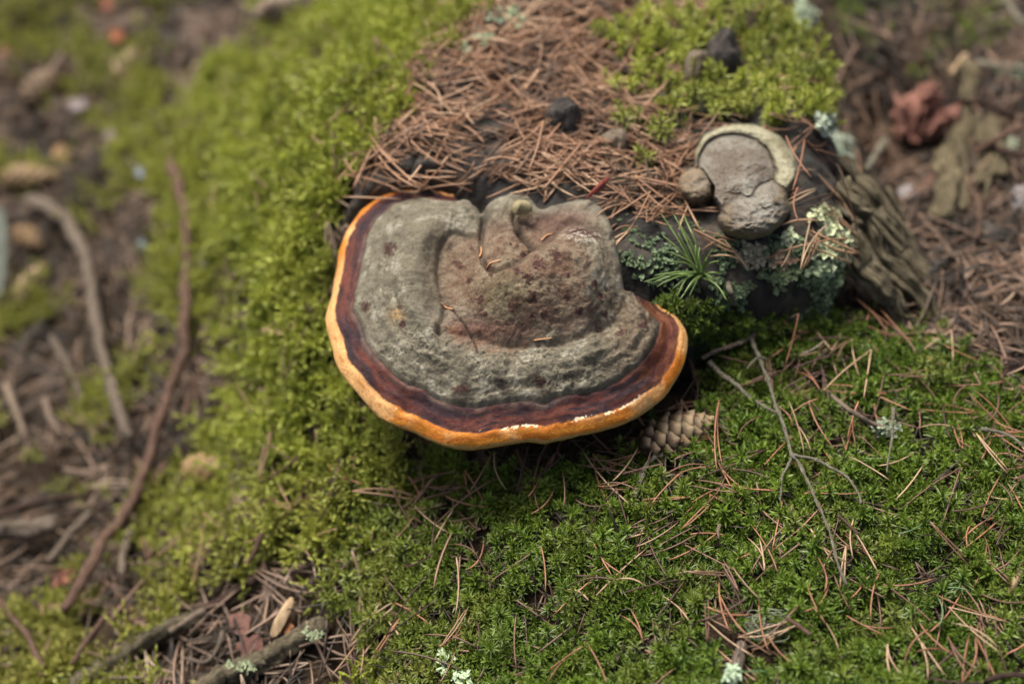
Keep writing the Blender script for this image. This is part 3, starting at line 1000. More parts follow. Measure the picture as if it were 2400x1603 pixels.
# rows: a fine set near the rim (millimetres inward), then even ones to the middle
sin_ = np.concatenate([np.array([0, .15, .4, .8, 1.3, 1.9, 2.6, 3.4, 4.3, 5.2, 6.1, 7.0]), np.arange(7.5, 26, .5)]) * 1e-3
rowsV, rowsS = [], []
for s in sin_:
    f = np.clip(1 - s / rad, 0, 1)
    rowsV.append(ctr + out * f)
f26 = np.clip(1 - sin_[-1] / rad, 0, 1)
for w in np.linspace(1, 0.004, 190)[1:]:
    rowsV.append(ctr + out * (f26 * w))
XY = np.vstack(rowsV)
NR = len(rowsV)
S_ = seg_dist(XY, rim_line) * 1000           # mm from the free rim
irim = np.tile(isrim, NR)
E_ = cap_tps(XY)
lim = np.clip(S_, 0, WID)
E_ -= irim * DROP * (.45 * (1 - np.sqrt(np.clip(1 - (1 - lim / WID) ** 2, 0, 1))) + .55 * (1 - lim / WID) ** 1.15)
att = seg_dist(XY, np.vstack([ring[isrim < .5, :2]])) * 1000
E_ -= (1 - irim) * 0.011 * (1 - np.sqrt(np.clip(1 - (1 - np.clip(att, 0, 7) / 7.0) ** 2, 0, 1)))
P3 = np.column_stack([XY, E_])
Q3 = P3.copy()
pxv = project(P3)
wob = fbm(Q3, 55, 3, 201)
Sz = S_ + 2.2 * fbm(Q3, 30, 3, 202) * sstep(2, 9, S_) + .8 * fbm(Q3, 140, 2, 203)


def crease(poly, width, depth, px=None):
    d = seg_dist(pxv if px is None else px, smooth_path(poly, 60))
    return depth * np.exp(-(d / width) ** 2)


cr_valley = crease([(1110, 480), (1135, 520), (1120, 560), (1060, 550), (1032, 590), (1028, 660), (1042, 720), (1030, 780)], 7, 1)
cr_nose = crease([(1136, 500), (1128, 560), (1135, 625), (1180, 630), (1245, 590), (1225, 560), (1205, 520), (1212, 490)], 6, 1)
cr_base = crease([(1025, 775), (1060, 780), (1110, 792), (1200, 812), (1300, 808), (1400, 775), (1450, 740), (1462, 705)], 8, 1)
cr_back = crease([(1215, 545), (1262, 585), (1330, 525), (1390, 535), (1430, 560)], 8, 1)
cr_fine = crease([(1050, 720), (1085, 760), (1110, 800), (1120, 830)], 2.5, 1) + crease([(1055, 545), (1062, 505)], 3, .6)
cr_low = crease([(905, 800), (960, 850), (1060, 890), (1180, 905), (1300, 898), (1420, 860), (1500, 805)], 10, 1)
crust = sstep(19, 22, Sz) * irim ** 0 * (1 - sstep(46, 58, S_ + 6 * wob))
# geometry relief
dz = -0.0028 * cr_valley - .0036 * cr_nose - .0026 * cr_base - .0034 * cr_back - .0012 * cr_fine - .0010 * cr_low
dz += .0016 * sstep(19.3, 21, Sz) - .0010 * np.exp(-((Sz - 19.3) / .9) ** 2)
dz += .0007 * np.sin(Sz * .8 + 2 * wob) * sstep(6, 8, Sz) * (1 - sstep(16, 19, Sz)) * .5
lump = fbm(Q3, 75, 3, 205)
hump_m = np.exp(-(((pxv[:, 0] - 1265) / 210) ** 2 + ((pxv[:, 1] - 640) / 140) ** 2) ** 2)
dz += (.0014 + .0011 * hump_m) * lump * sstep(20, 26, S_) + .0009 * (.4 + .6 * sstep(980, 1040, pxv[:, 0])) * fbm(Q3, 160, 3, 214) * sstep(20, 24, S_) + .0006 * fbm(Q3, 260, 3, 206) * sstep(20, 24, S_)
crk = np.abs(perlin(Q3[:, 0] * 260, Q3[:, 1] * 260, Q3[:, 2] * 260, seed=207)) + .5 * np.abs(perlin(Q3[:, 0] * 600, Q3[:, 1] * 600, Q3[:, 2] * 600, seed=208))
crack = (1 - sstep(.03, .16, crk)) * crust * sstep(-.2, .5, fbm(Q3, 40, 2, 209))
n_ring = fbm(Q3, 35, 2, 216)
ringm = sstep(21, 25, S_) * (1 - sstep(40, 56, S_)) * irim
dz += .0006 * np.sin(S_ * .95 + 2.2 * fbm(Q3, 18, 2, 215)) * ringm * (.4 + sstep(-.3, .4, n_ring))
dz -= .0011 * crack
dz += .0016 * crust * (.35 + .65 * sstep(620, 800, pxv[:, 1])) * fbm(Q3, 150, 3, 210)
dz += .0013 * fbm(Q3, 80, 3, 211) * (1 - sstep(19, 21, Sz)) * irim
dz *= sstep(0, 3, att + irim * 9)
P3[:, 2] += dz
P3[:, :2] += (np.tile(out / rad, (NR, 1)) * (.0011 * fbm(np.tile(rxy, (NR, 1)), 40, 3, 212) * np.clip(1 - S_ / 12, 0, 1))[:, None])
zrim = P3[:NU, 2].copy()
# underside: rounded lip, then the pore surface running in under the cap
under = []
for s, d in ((.3, .0016), (1.0, .0032), (2.0, .0044), (3.2, .0050), (6, .0053), (14, .0065), (26, .011), (45, .020), (70, .034)):
    f = np.clip(1 - s * 1e-3 / rad, 0, 1)
    under.append(np.column_stack([ctr + out * f, zrim - d * isrim - (1 - isrim) * (.004 + d * 1.2)]))
NB = len(under)
under.append(np.column_stack([ctr + out * .05, np.full(NU, -.062)]))
NB = len(under)
ALL = np.vstack([np.vstack(under[::-1]), P3])
FF = grid_faces(NB + NR, NU, wrap=True)
nv = vnormals(ALL, FF)
if nv[-NU * 40:, 2].mean() < 0:
    FF = FF[:, ::-1]
    nv = -nv

# colour of the flesh itself, per vertex


def lerp(a, b, t): return np.asarray(a, float) * (1 - t[:, None]) + np.asarray(b, float) * t[:, None]


n_lo, n_md, n_hi = fbm(Q3, 28, 3, 221), fbm(Q3, 90, 4, 222), fbm(Q3, 420, 3, 223)
px_, py_ = pxv[:, 0], pxv[:, 1]
n_f2 = fbm(Q3, 900, 2, 224)
smooth_l = sstep(1040, 980, px_) * sstep(800, 720, py_)
col = lerp((.195, .172, .118), (.295, .280, .212), sstep(-.5, .6, n_lo + .5 * n_md * (1 - .6 * smooth_l)))
brown = np.clip(hump_m * 1.1 + .55 * np.exp(-(((px_ - 1060) / 60) ** 2 + ((py_ - 640) / 110) ** 2)) + .35 * np.exp(-((py_ - 800) / 40) ** 2) * (px_ > 1000) + .25 * n_lo, 0, 1)
col = lerp(col, lerp((.185, .116, .075), (.235, .172, .118), sstep(-.4, .4, n_md)), np.clip(brown * 1.1, 0, 1))
col = lerp(col, (.23, .195, .125), .5 * sstep(.1, .6, n_md) * hump_m)
col = lerp(col, (.16, .075, .058), .8 * np.exp(-((py_ - 775) / 26) ** 2) * sstep(1030, 1080, px_) * (1 - sstep(1440, 1480, px_)) * sstep(-.5, .5, n_lo + .3))
col = lerp(col, (.14, .075, .06), .75 * np.exp(-(((px_ - 1290) / 90) ** 2 + ((py_ - 520) / 30) ** 2)))
rust = np.exp(-((seg_dist(pxv, [(1040, 790), (1180, 830), (1320, 822), (1430, 780), (1470, 770)]) / 24) ** 2)) * sstep(-.25, .45, n_md + .3 * n_lo)
col = lerp(col, (.27, .095, .035), rust * .9)
col = lerp(col, (.13, .060, .036), .6 * sstep(.1, .6, n_md + .5 * n_hi) * sstep(760, 830, py_) * (1 - sstep(880, 930, py_)))
col = lerp(col, (.13, .062, .045), .5 * sstep(.0, .5, n_lo) * hump_m)
# outer crust: pale flakes, dark gaps, cracks
cz = crust
col = lerp(col, (.225, .205, .145), cz * .8)
col = lerp(col, (.34, .325, .25), cz * .8 * sstep(.15, .5, n_md + .4 * n_hi))
dark_low = sstep(820, 900, py_)
col = lerp(col, (.060, .048, .036), cz * (.25 + .6 * dark_low) * sstep(.0, .45, -n_md + .3 * n_hi))
col = lerp(col, (.15, .10, .06), cz * .6 * sstep(1380, 1480, px_))
col = lerp(col, (.035, .028, .022), np.clip(crack, 0, 1) * .85)
band2 = np.exp(-((S_ - 36 - 2 * wob) / 2.2) ** 2) * dark_low
col = lerp(col, (.04, .032, .026), band2 * .6 * sstep(-.3, .3, n_md))
# pale yellow wound on the left
col = lerp(col, (.42, .25, .09), .8 * np.exp(-(((px_ - 930) / 16) ** 2 + ((py_ - 740) / 18) ** 2)) * sstep(-.2, .3, n_hi + .3))
# greenish algae
col = lerp(col, (.21, .215, .10), .35 * np.exp(-(((px_ - 1180) / 60) ** 2 + ((py_ - 690) / 60) ** 2)))
# oxblood resin spots
spots = [(912, 590, 17, 22), (926, 582, 8, 14), (942, 762, 8, 14), (936, 719, 6, 8), (1140, 625, 16, 12), (1150, 645, 10, 14), (1171, 671, 5, 7), (1187, 691, 9, 9), (1125, 705, 10, 12), (1132, 740, 12, 12), (1200, 720, 16, 20), (1247, 705, 12, 26), (1240, 655, 20, 16), (1262, 625, 14, 22), (1250, 750, 12, 14), (1275, 745, 14, 14), (1330, 697, 11, 13), (1355, 730, 14, 10), (1369, 670, 7, 7), (1394, 672, 9, 12), (1410, 700, 12, 12), (1105, 588, 9, 8), (1073, 625, 16, 10), (1100, 665, 8, 8), (1197, 577, 5, 5), (1054, 473, 18, 7), (1300, 600, 18, 22), (1330, 650, 8, 8), (1456, 780, 14, 10), (1515, 755, 10, 12), (1507, 768, 14, 10), (1268, 897, 16, 14), (1315, 935, 16, 12), (1075, 915, 26, 10), (1225, 600, 8, 8), (1190, 760, 12, 10), (1365, 545, 30, 9), (1395, 560, 20, 10), (858, 720, 14, 16), (1545, 775, 6, 6), (1460, 878, 9, 8), (1300, 675, 6, 6), (1420, 740, 10, 12), (1210, 640, 8, 10), (1285, 690, 8, 12)]
sp = np.zeros(len(XY))
for (a, b, u, v) in spots:
    d = np.sqrt(((px_ - a) / u) ** 2 + ((py_ - b) / v) ** 2) + .45 * n_hi + .35 * n_md
    sp = np.maximum(sp, 1 - sstep(.45, 1.05, d))
sp = np.maximum(sp, .7 * sstep(.62, .85, n_md + .25 * n_hi) * hump_m)
col = lerp(col, lerp((.050, .020, .017), (.115, .050, .040), sstep(-.4, .4, n_hi)), sp * .85 * sstep(21, 25, S_))
col = lerp(col, (.075, .058, .042), .45 * ringm * sstep(.55, 1.0, -np.sin(S_ * .95 + 2.2 * fbm(Q3, 18, 2, 215))) * sstep(-.3, .3, n_md))
# creases are coloured darker
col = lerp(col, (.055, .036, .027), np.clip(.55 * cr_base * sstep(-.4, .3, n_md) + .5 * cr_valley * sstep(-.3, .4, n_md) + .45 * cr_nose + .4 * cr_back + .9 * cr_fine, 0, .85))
# white crust on the hump's shoulder
col = lerp(col, (.62, .60, .55), .9 * np.exp(-(((px_ - 1352) / 26) ** 2 + ((py_ - 557) / 12) ** 2)) * sstep(.0, .25, n_hi + .4 * n_md))
col = lerp(col, (.24, .20, .095), .8 * np.exp(-(((px_ - 1225) / 28) ** 2 + ((py_ - 490) / 16) ** 2)))
col = col * np.clip(.70 + .20 * n_hi * (1 - .5 * smooth_l) + .16 * n_f2 * (1 - .4 * smooth_l) + .10 * n_md, .2, 1.2)[:, None]
# red-brown lacquered band
red = lerp((.026, .012, .017), (.108, .030, .019), sstep(-.45, .45, fbm(np.column_stack([XY * 26, S_ * .12]), 1.0, 4, 231) + .15 * n_md))
red = lerp(red, (.022, .014, .019), sstep(.1, .5, fbm(np.column_stack([XY * 40, S_ * .35]), 1.0, 3, 232)) * .8)
red = lerp(red, (.20, .075, .025), sstep(1440, 1540, px_) * .55 * sstep(-.2, .5, fbm(np.column_stack([XY * 60, S_ * .3]), 1.0, 2, 233) + .2))
for _c, _w in ((9.5, .35), (12.5, .45), (16.0, .4)):
    red = lerp(red, (.016, .009, .012), .75 * np.exp(-((Sz - _c - .8 * wob) / _w) ** 2) * sstep(-.25, .25, fbm(Q3, 45, 2, int(_c * 2))))
red = red * (1 + .3 * n_hi)[:, None]
red = lerp(red, (.16, .115, .09), .55 * sstep(14.5, 18.5, Sz) * sstep(-.1, .4, n_md + .2) * (1 - sstep(1250, 1400, px_)))
red = lerp(red, (.028, .016, .013), np.exp(-((Sz - 19.4) / .8) ** 2) * .85)
red = lerp(red, (.028, .016, .013), np.exp(-((Sz - 6.5 - .5 * wob) / .6) ** 2) * .7 * sstep(-.3, .2, n_md))
col = lerp(red, col, sstep(18.9, 20.2, Sz))
# orange margin with paler skin and cream flakes
org_ = lerp((.44, .135, .012), (.56, .215, .024), sstep(-.4, .4, fbm(np.column_stack([XY * 40, S_ * .6]), 1.0, 3, 241)))
palef = sstep(-.35, .25, n_lo + .25 * n_md + .9 * (sstep(1000, 860, px_) * sstep(560, 720, py_) - .33))
org_ = lerp(org_, (.66, .385, .155), palef * .88)
org_ = lerp(org_, (.50, .15, .018), sstep(3.8, 6.2, Sz) * .75 * (1 - palef * .6))
org_ = lerp(org_, (.44, .13, .016), .7 * (np.abs(S_ - 3.2 - .9 * wob) < .35) * sstep(-.1, .3, n_md))
edge_m = sstep(5.6, 6.5, Sz + .5 * n_md)
org_ = org_ * (1 + .10 * n_hi + .12 * n_md)[:, None]
org_ = lerp((.50, .33, .12), org_, sstep(.0, .5, S_ + .2 * n_md))
col = lerp(org_, col, edge_m)
flake = (np.abs(S_ - 5.8 - 1.1 * n_md - .5 * n_hi) < .75 + .9 * n_hi + .7 * n_md) * sstep(.02, .10, fbm(Q3, 34, 4, 243) + .22 * n_hi) * sstep(900, 970, py_)
col = lerp(col, (.80, .66, .43), np.clip(flake, 0, 1) * .95)
# free rim only
col_att = lerp((.19, .165, .12), (.25, .235, .18), sstep(-.4, .4, n_md))
col = lerp(col, col_att * .75, (1 - irim) * (1 - sstep(4, 12, att)) * .8)
gloss = np.clip(.88 - .36 * (1 - sstep(18.5, 20, Sz)) * irim + .12 * n_md + .2 * flake, .3, 1)
cu = np.tile((.62, .575, .43), (NB * NU, 1)) * (1 + .12 * fbm(np.vstack(under[::-1]), 200, 2, 251))[:, None]
lipc = cu.reshape(NB, NU, 3)
lipc[-1] = lipc[-2] = np.array((.50, .27, .07))
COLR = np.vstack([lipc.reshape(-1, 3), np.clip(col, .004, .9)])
GL = np.concatenate([np.full(NB * NU, .8), gloss])


def fungus_mat():
    m, nt, p = new_mat("bracket_skin")
    a = N(nt, "ShaderNodeAttribute", attribute_name='skin')
    tc = N(nt, "ShaderNodeTexCoord")
    n1 = N(nt, "ShaderNodeTexNoise", i_Scale=640.0, i_Detail=6.0, i_Roughness=0.75)
    nt.links.new(tc.outputs['Object'], n1.inputs['Vector'])
    r = ramp(nt, [(0.28, (0.25, 0.23, 0.21)), (0.45, (.85, .84, .83)), (0.6, (1.1, 1.1, 1.1)), (0.75, (1.5, 1.48, 1.42))])
    nt.links.new(n1.outputs['Fac'], r.inputs[0])
    c = mixc(nt, a.outputs['Color'], r.outputs[0], 0.75, 'MULTIPLY')
    nt.links.new(c, p.inputs['Base Color'])
    gz = N(nt, "ShaderNodeAttribute", attribute_name='rough')
    nt.links.new(gz.outputs['Fac'], p.inputs['Roughness'])
    p.inputs['Specular IOR Level'].default_value = 0.25
    n2 = N(nt, "ShaderNodeTexNoise", i_Scale=700.0, i_Detail=6.0, i_Roughness=0.75)
    nt.links.new(tc.outputs['Object'], n2.inputs['Vector'])
    b = N(nt, "ShaderNodeBump", i_Strength=0.9, i_Distance=0.0012)
    nt.links.new(n2.outputs['Fac'], b.inputs['Height'])
    nt.links.new(b.outputs[0], p.inputs['Normal'])
    return m


M['bracket'] = fungus_mat()
SALL = np.concatenate([np.full(NB * NU, -5.0), Sz + (1 - irim) * 40])
fs = SALL[FF].mean(1)
fu = (FF < NB * NU - NU).any(1)
f_org = np.array([ctr[0], ctr[1], -.06])
fungus = empty("bracket_fungus", f_org, "large bracket fungus with grey lumpy cap, dark red band and orange rim", "bracket fungus")
for nm, sel in (("crust", (fs >= 19.4) & ~fu), ("red_band", (fs >= 6.1) & (fs < 19.4) & ~fu), ("orange_margin", (fs < 6.1) & ~fu), ("pore_surface", fu)):
    f = FF[sel]
    used, inv = np.unique(f, return_inverse=True)
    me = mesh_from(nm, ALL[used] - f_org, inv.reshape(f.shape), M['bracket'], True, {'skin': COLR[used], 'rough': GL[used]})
    me.normals_split_custom_set_from_vertices([tuple(v) for v in nv[used]])
    link(nm, me, fungus)
fung_bvh = BVHTree.FromPolygons([tuple(v) for v in ALL], [tuple(int(i) for i in q) for q in FF])

# ------------------------------------------------------------------ small builders
def tube_geo(C, R, sides=9, jit=0.0, seed=0, flat=1.0, up=(0, 0, 1), freq=260.0, lump=1.0):
    """closed tube along centre line C with radii R; returns verts, faces, grain coordinates (around, around, along)"""
    C = np.asarray(C, float)
    n = len(C)
    R = np.broadcast_to(np.asarray(R, float), (n,))
    T = np.gradient(C, axis=0)
    T /= np.maximum(np.linalg.norm(T, axis=1, keepdims=True), 1e-9)
    upv = np.tile(np.asarray(up, float), (n, 1))
    B = np.cross(T, upv)
    bl = np.linalg.norm(B, axis=1, keepdims=True)
    B = np.where(bl > 1e-3, B / np.maximum(bl, 1e-9), np.array([1.0, 0, 0]))
    Nn = np.cross(B, T)
    a = np.arange(sides) / sides * 2 * np.pi
    V = C[:, None, :] + R[:, None, None] * (np.cos(a)[None, :, None] * B[:, None, :] + np.sin(a)[None, :, None] * Nn[:, None, :] * flat)
    L = np.concatenate([[0], np.cumsum(np.linalg.norm(np.diff(C, axis=0), axis=1))])
    G = np.stack(np.broadcast_arrays(np.cos(a)[None, :] * .35 + seed, np.sin(a)[None, :] * .35, (L * 40)[:, None]), -1)
    V = V.reshape(-1, 3)
    G = G.reshape(-1, 3)
    if jit:
        nz = fbm(V, freq, 2, seed) * jit * lump + fbm(np.column_stack([G[:, 0] * 7, G[:, 1] * 7, G[:, 2] * .3]), 1.0, 3, seed + 3) * jit * (1.8 - lump)
        cen = np.repeat(C, sides, 0)
        V = cen + (V - cen) * (1 + nz)[:, None]
    F = [tuple(f) for f in grid_faces(n, sides, wrap=True)]
    F.append(tuple(range(sides))[::-1])
    F.append(tuple(range((n - 1) * sides, n * sides)))
    return V, F, G


def path3(pix, n, lift, r0=0.0):
    """a path lying on ground or stump along photograph positions"""
    P = np.array([at(p[0], p[1], lift if len(p) < 3 else p[2])[0] for p in pix])
    return smooth_path(P, n)


MPP = 36.0 / 2400.0 / FOCAL


def pxm(px, py):
    """metres per photograph pixel at the surface seen there"""
    P, n = at(px, py)
    return float((P - CAM) @ _F) * MPP


def stick(name, pix, w0, w1, mat, label=None, cat=None, lift=.008, n=None, jit=.16, parent=None, group=None, sides=9, flat=1.0, knob=0.0, seed=None):
    """w0, w1: widths in photograph pixels at both ends"""
    seed = seed if seed is not None else int(abs(pix[0][0] * 7 + pix[0][1] * 3)) % 997
    n = n or max(10, len(pix) * 9)
    jit = jit * (1.7 if pix[0][0] < 900 else 1.3)
    C = path3(pix, n, lift)
    a, b = pxm(*pix[0][:2]), pxm(*pix[-1][:2])
    R = np.linspace(w0 * a, w1 * b, n) / 2
    C = C + (.45 * R.mean() + .0004) * np.column_stack([fbm(C, 45, 3, seed), fbm(C, 45, 3, seed + 5), .6 * fbm(C, 60, 2, seed + 9)])
    R = R * (1 + .24 * perlin(np.arange(n) * .37, np.full(n, seed * .37), seed=5))
    if knob:
        R = R * (1 + 1.7 * knob * np.clip(perlin(np.arange(n) * .63, np.full(n, seed * .71), seed=8), -.35, 1))
    R[0] *= .8
    R[-1] *= .7
    V, F, G = tube_geo(C, R, sides, jit, seed, flat, lump=.45 if sides < 14 else .15)
    o = build(name, V, F, M[mat], parent, {'grain': G})
    if label: tag(o, label, cat, group)
    return o


def pillow(name, pix, thick, mat, label=None, cat=None, lift=0.0, dome=.5, noise=.12, parent=None, group=None, nu=64, nr=18, nfreq=70, tilt=None, seed=1, flatz=False, under=.4, color=None):
    """a solid lump or flake whose outline follows photograph positions; thick in metres"""
    base = np.array([at(p[0], p[1])[0] for p in pix])
    pl = base.mean(0)
    nvec = np.array([at(p[0], p[1])[1] for p in pix]).mean(0)
    if flatz: nvec = np.array([0, 0, 1.0])
    nvec = nvec / np.linalg.norm(nvec)
    if tilt is not None:
        nvec = nvec + np.array(tilt)
        nvec /= np.linalg.norm(nvec)
    # outline on the mean plane, found along the rays
    d = ray(pix)
    pl = pl + np.array([0, 0, 1.0]) * lift
    t = ((pl - CAM) @ nvec) / (d @ nvec)
    W = CAM + d * t[:, None]
    O = smooth_path(W, nu, closed=True)
    c = O.mean(0)
    O = c + (O - c) * (1 + noise * .35 * fbm(O, nfreq * 2, 2, seed))[:, None]
    rows = []
    ww = np.concatenate([1 - np.linspace(0, 1, nr) ** 1.6])
    for w in ww:
        w = max(w, .01)
        h = thick * (1 - w ** (1 / max(1 - dome, .08)) ) if dome < .9 else thick * math.sqrt(max(0, 1 - w * w))
        q = c + (O - c) * w
        rows.append(q + nvec * (h * (1 + noise * 1.2 * fbm(q, nfreq, 3, seed + 4)) + 0.0)[:, None])
    top = np.vstack(rows)
    low = []
    for w in (.04, .5, .85):
        low.append(c + (O - c) * w - nvec * thick * under * math.sqrt(1 - w * w))
    V = np.vstack(low + [top])
    F = grid_faces(nr + 3, nu, wrap=True)
    nn = vnormals(V, F)
    if (nn[-nu * 6:] @ nvec).mean() < 0: F = F[:, ::-1]
    o = build(name, V, F, M[mat], parent)
    if label: tag(o, label, cat, group)
    if color: o.color = (*color, 1)
    return o


def ell(cx, cy, rx, ry, rot=0, n=14, jag=0.12, seed=0):
    r = random.Random(seed + int(cx * 3 + cy))
    c, s = math.cos(math.radians(rot)), math.sin(math.radians(rot))
    out = []
    for k in range(n):
        a = 2 * math.pi * k / n
        q = 1 + r.uniform(-jag, jag)
        x, y = rx * q * math.cos(a), ry * q * math.sin(a)
        out.append((cx + x * c - y * s, cy + x * s + y * c))
    return out


def lichen(cx, cy, rx, ry, label, count=60, size=.0042, lift=.004, color=(1, 1, 1), seed=0, spread=1.0, name="lichen_tuft", parent=None, rise=.5):
    """a tuft of small curled lobes"""
    r = random.Random(seed + int(cx))
    lim_ = 2.0 * max(rx, ry) * pxm(cx, cy)
    cen_ = globals()['at'](cx, cy, lift)[0]

    def at(px_, py_, lf=0.0, _at=globals()['at']):      # keep every lobe on the same face as the tuft's middle
        P_, n_ = _at(px_, py_, lf)
        d_ = np.linalg.norm(P_ - cen_)
        return (P_ if d_ <= lim_ else cen_ + (P_ - cen_) * (lim_ * .8 / d_)), n_
    V, F = [at(cx, cy, lift * .5)[0]], []
    for q_ in (.5, .95):                     # the thin sheet the lobes rise from
        for k in range(18):
            V.append(at(cx + rx * q_ * math.cos(k / 18 * 6.2832) * r.uniform(.85, 1.1), cy + ry * q_ * math.sin(k / 18 * 6.2832) * r.uniform(.85, 1.1), lift * r.uniform(.3, .6))[0])
    for k in range(18):
        k2 = (k + 1) % 18
        F += [(0, 1 + k, 1 + k2), (1 + k, 19 + k, 19 + k2, 1 + k2)]
    for k in range(count):
        a, q = r.uniform(0, 6.28), math.sqrt(r.random())
        px, py = cx + rx * q * math.cos(a), cy + ry * q * math.sin(a)
        P, n = at(px, py, lift * r.uniform(.4, 1.3))
        for j in range(3):
            yaw = r.uniform(0, 6.28)
            t1 = np.array([math.cos(yaw), math.sin(yaw), 0])
            t1 = t1 - (t1 @ n) * n
            t1 /= np.linalg.norm(t1)
            d = t1 + n * r.uniform(-.1, rise * 2)
            d /= np.linalg.norm(d)
            sd = np.cross(d, n)
            sd /= max(np.linalg.norm(sd), 1e-6)
            nn = np.cross(sd, d)
            L, Wd = size * r.uniform(.6, 1.3), size * r.uniform(.5, .9)
            i = len(V)
            prof = [(0, .25), (.35, .55), (.7, 1.0), (.92, .8), (1.0, .25)]
            for (f, w) in prof:
                curl = -.35 * f * f * L
                wv = .12 * L * math.sin(f * 9 + yaw)
                for s in (-1, 0, 1):
                    V.append(P + d * L * f + sd * s * w * Wd * .5 + nn * (curl * r.uniform(.5, 1.2) + abs(s) * .18 * L + wv * s))
            for m in range(4):
                for s in range(2):
                    b = i + m * 3 + s
                    F.append((b, b + 1, b + 4, b + 3))
    o = build(name, V, F, M['lichen_pale'], parent)
    o.color = (*color, 1)
    if label: tag(o, label, 'lichen')
    return o


# ------------------------------------------------------------------ stump: root ridges and rotten side wood
for k, (pts, w0, w1, fl) in enumerate([
    ([(1950, 430, -.012), (2010, 500, -.028), (2066, 590, -.046), (2130, 680, -.066), (2200, 780, -.088)], 80, 40, .9),
    ([(1975, 560, -.022), (2030, 630, -.040), (2085, 700, -.060), (2140, 770, -.084)], 84, 40, .9),
    ([(1960, 380, -.030), (2040, 470, -.055), (2120, 575, -.080), (2190, 670, -.096), (2240, 740, -.106)], 64, 30, .8),
    ([(2050, 500, -.056), (2130, 610, -.080), (2220, 730, -.100)], 60, 24, .8)]):
    Cr = smooth_path(np.array([on_z([p[:2]], p[2])[0] for p in pts]), 60)
    Rr = np.linspace(w0, w1, 60) * .00029 * .5 * (1 + .25 * perlin(np.arange(60) * .22, np.full(60, k * 3.3), seed=6))
    Cr = Cr + .006 * np.column_stack([fbm(Cr, 30, 2, 70 + k), fbm(Cr, 30, 2, 80 + k), fbm(Cr, 30, 2, 90 + k)])
    V, F, G = tube_geo(Cr, Rr, 40, .42, 40 + k, fl, lump=.12)
    build("root", V, F, M['root'], stump, {'grain': G})

r = random.Random(31)
for k in range(16):                      # loose fibres of the rotten flank
    x0, y0 = r.uniform(1985, 2080), r.uniform(420, 600)
    zz0 = -.022 - .00018 * (y0 - 430) - .0003 * max(0, x0 - 2000)
    L_ = r.uniform(90, 200)
    a_ = math.radians(r.uniform(44, 62))
    pts = [(x0 + math.cos(a_) * L_ * f, y0 + math.sin(a_) * L_ * f, zz0 + .012 - .00020 * math.sin(a_) * L_ * f) for f in (0, .35, .7, 1)]
    Cf = smooth_path(np.array([on_z([p[:2]], p[2])[0] for p in pts]), 24)
    Cf = Cf + .0025 * np.column_stack([fbm(Cf, 40, 2, 120 + k), fbm(Cf, 40, 2, 150 + k), fbm(Cf, 40, 2, 180 + k)])
    V, F, G = tube_geo(Cf, r.uniform(.0016, .0038) * (1 - .7 * np.linspace(-.2, 1, 24) ** 2 * .9), 10, .4, 200 + k, .6, lump=.2)
    build("splinter", V, F, M['root'], stump, {'grain': G})

# ------------------------------------------------------------------ small grey bracket fungus on the stump
base = at(1740, 430)[0]
sf = empty("bracket_fungus", base, "small grey three-lobed bracket fungus with a cream rim on the stump top", "bracket fungus")
sf_ol = [(1626, 388), (1629, 352), (1650, 316), (1700, 291), (1768, 292), (1826, 316), (1864, 360), (1874, 405), (1856, 446), (1846, 462), (1853, 490), (1841, 516), (1804, 550), (1756, 563), (1713, 556), (1690, 538), (1682, 510), (1686, 496), (1672, 474), (1650, 479), (1618, 476), (1592, 458), (1584, 430), (1596, 402), (1612, 392)]
SU, SR = 320, 110
so = smooth_path(np.array(sf_ol, float), SU, closed=True)
so += (so - np.array([1735., 430.])) / np.linalg.norm(so - np.array([1735., 430.]), axis=1, keepdims=True) * (3.0 * fbm(so / 100, 3, 3, 601))[:, None]
sc_ = np.array([1738., 432.])
q = np.vstack([sc_ + (so - sc_) * w for w in 1 - np.linspace(0, 1, SR) ** 1.25 * .996])
z0 = base[2] + .001
W0 = on_z(q, z0)
arc = [(1624, 392), (1628, 352), (1652, 315), (1702, 292), (1767, 293), (1824, 317), (1861, 361), (1868, 408), (1852, 446)]
d_arc = seg_dist(q, smooth_path(arc, 80))
arcw = np.interp(np.clip(np.arctan2(q[:, 0] - 1740, 420 - q[:, 1]), -1.6, 1.7), [-1.6, -1.2, -.6, 0, .6, 1.1, 1.6], [5, 11, 20, 27, 38, 52, 46])
nz1, nz2, nz3 = fbm(W0, 60, 3, 611), fbm(W0, 170, 3, 612), fbm(W0, 480, 3, 613)
edge_d = seg_dist(q, so, True)


def domeh(cx, cy, rx, ry, h, p=.5):
    k = ((q[:, 0] - cx) / rx) ** 2 + ((q[:, 1] - cy) / ry) ** 2
    k = k + .22 * nz1
    return np.where(k < 1, h * np.clip(1 - k, 0, 1) ** p, -.02)


in_main = inside(q, [(1626, 388), (1629, 352), (1650, 316), (1700, 291), (1768, 292), (1826, 316), (1864, 360), (1874, 405), (1856, 446), (1820, 470), (1780, 520), (1700, 505), (1672, 474), (1676, 440), (1650, 400)])
h_main = np.where(in_main, .0138 + .0090 * sstep(-12, 60, d_arc - arcw) + .0016 * nz1 + .0006 * nz2, -.02)
rimf = (d_arc < arcw + 3 * nz2) & in_main
h_rim = np.where(rimf, .0135 + .0042 * np.sqrt(np.clip(1 - ((d_arc - arcw * .5) / (arcw * .56 + 1)) ** 2, 0, 1)) + .0007 * nz2, -.02)
groove = np.exp(-((d_arc - arcw - 1) / 4.5) ** 2) * in_main * sstep(-.7, .2, nz2 + .5 * nz1)
h_side = domeh(1630, 433, 52, 50, .0215) + .0012 * nz2
h_low = np.maximum(domeh(1766, 504, 98, 68, .0335), domeh(1800, 476, 58, 58, .0330)) + .0006 * nz2
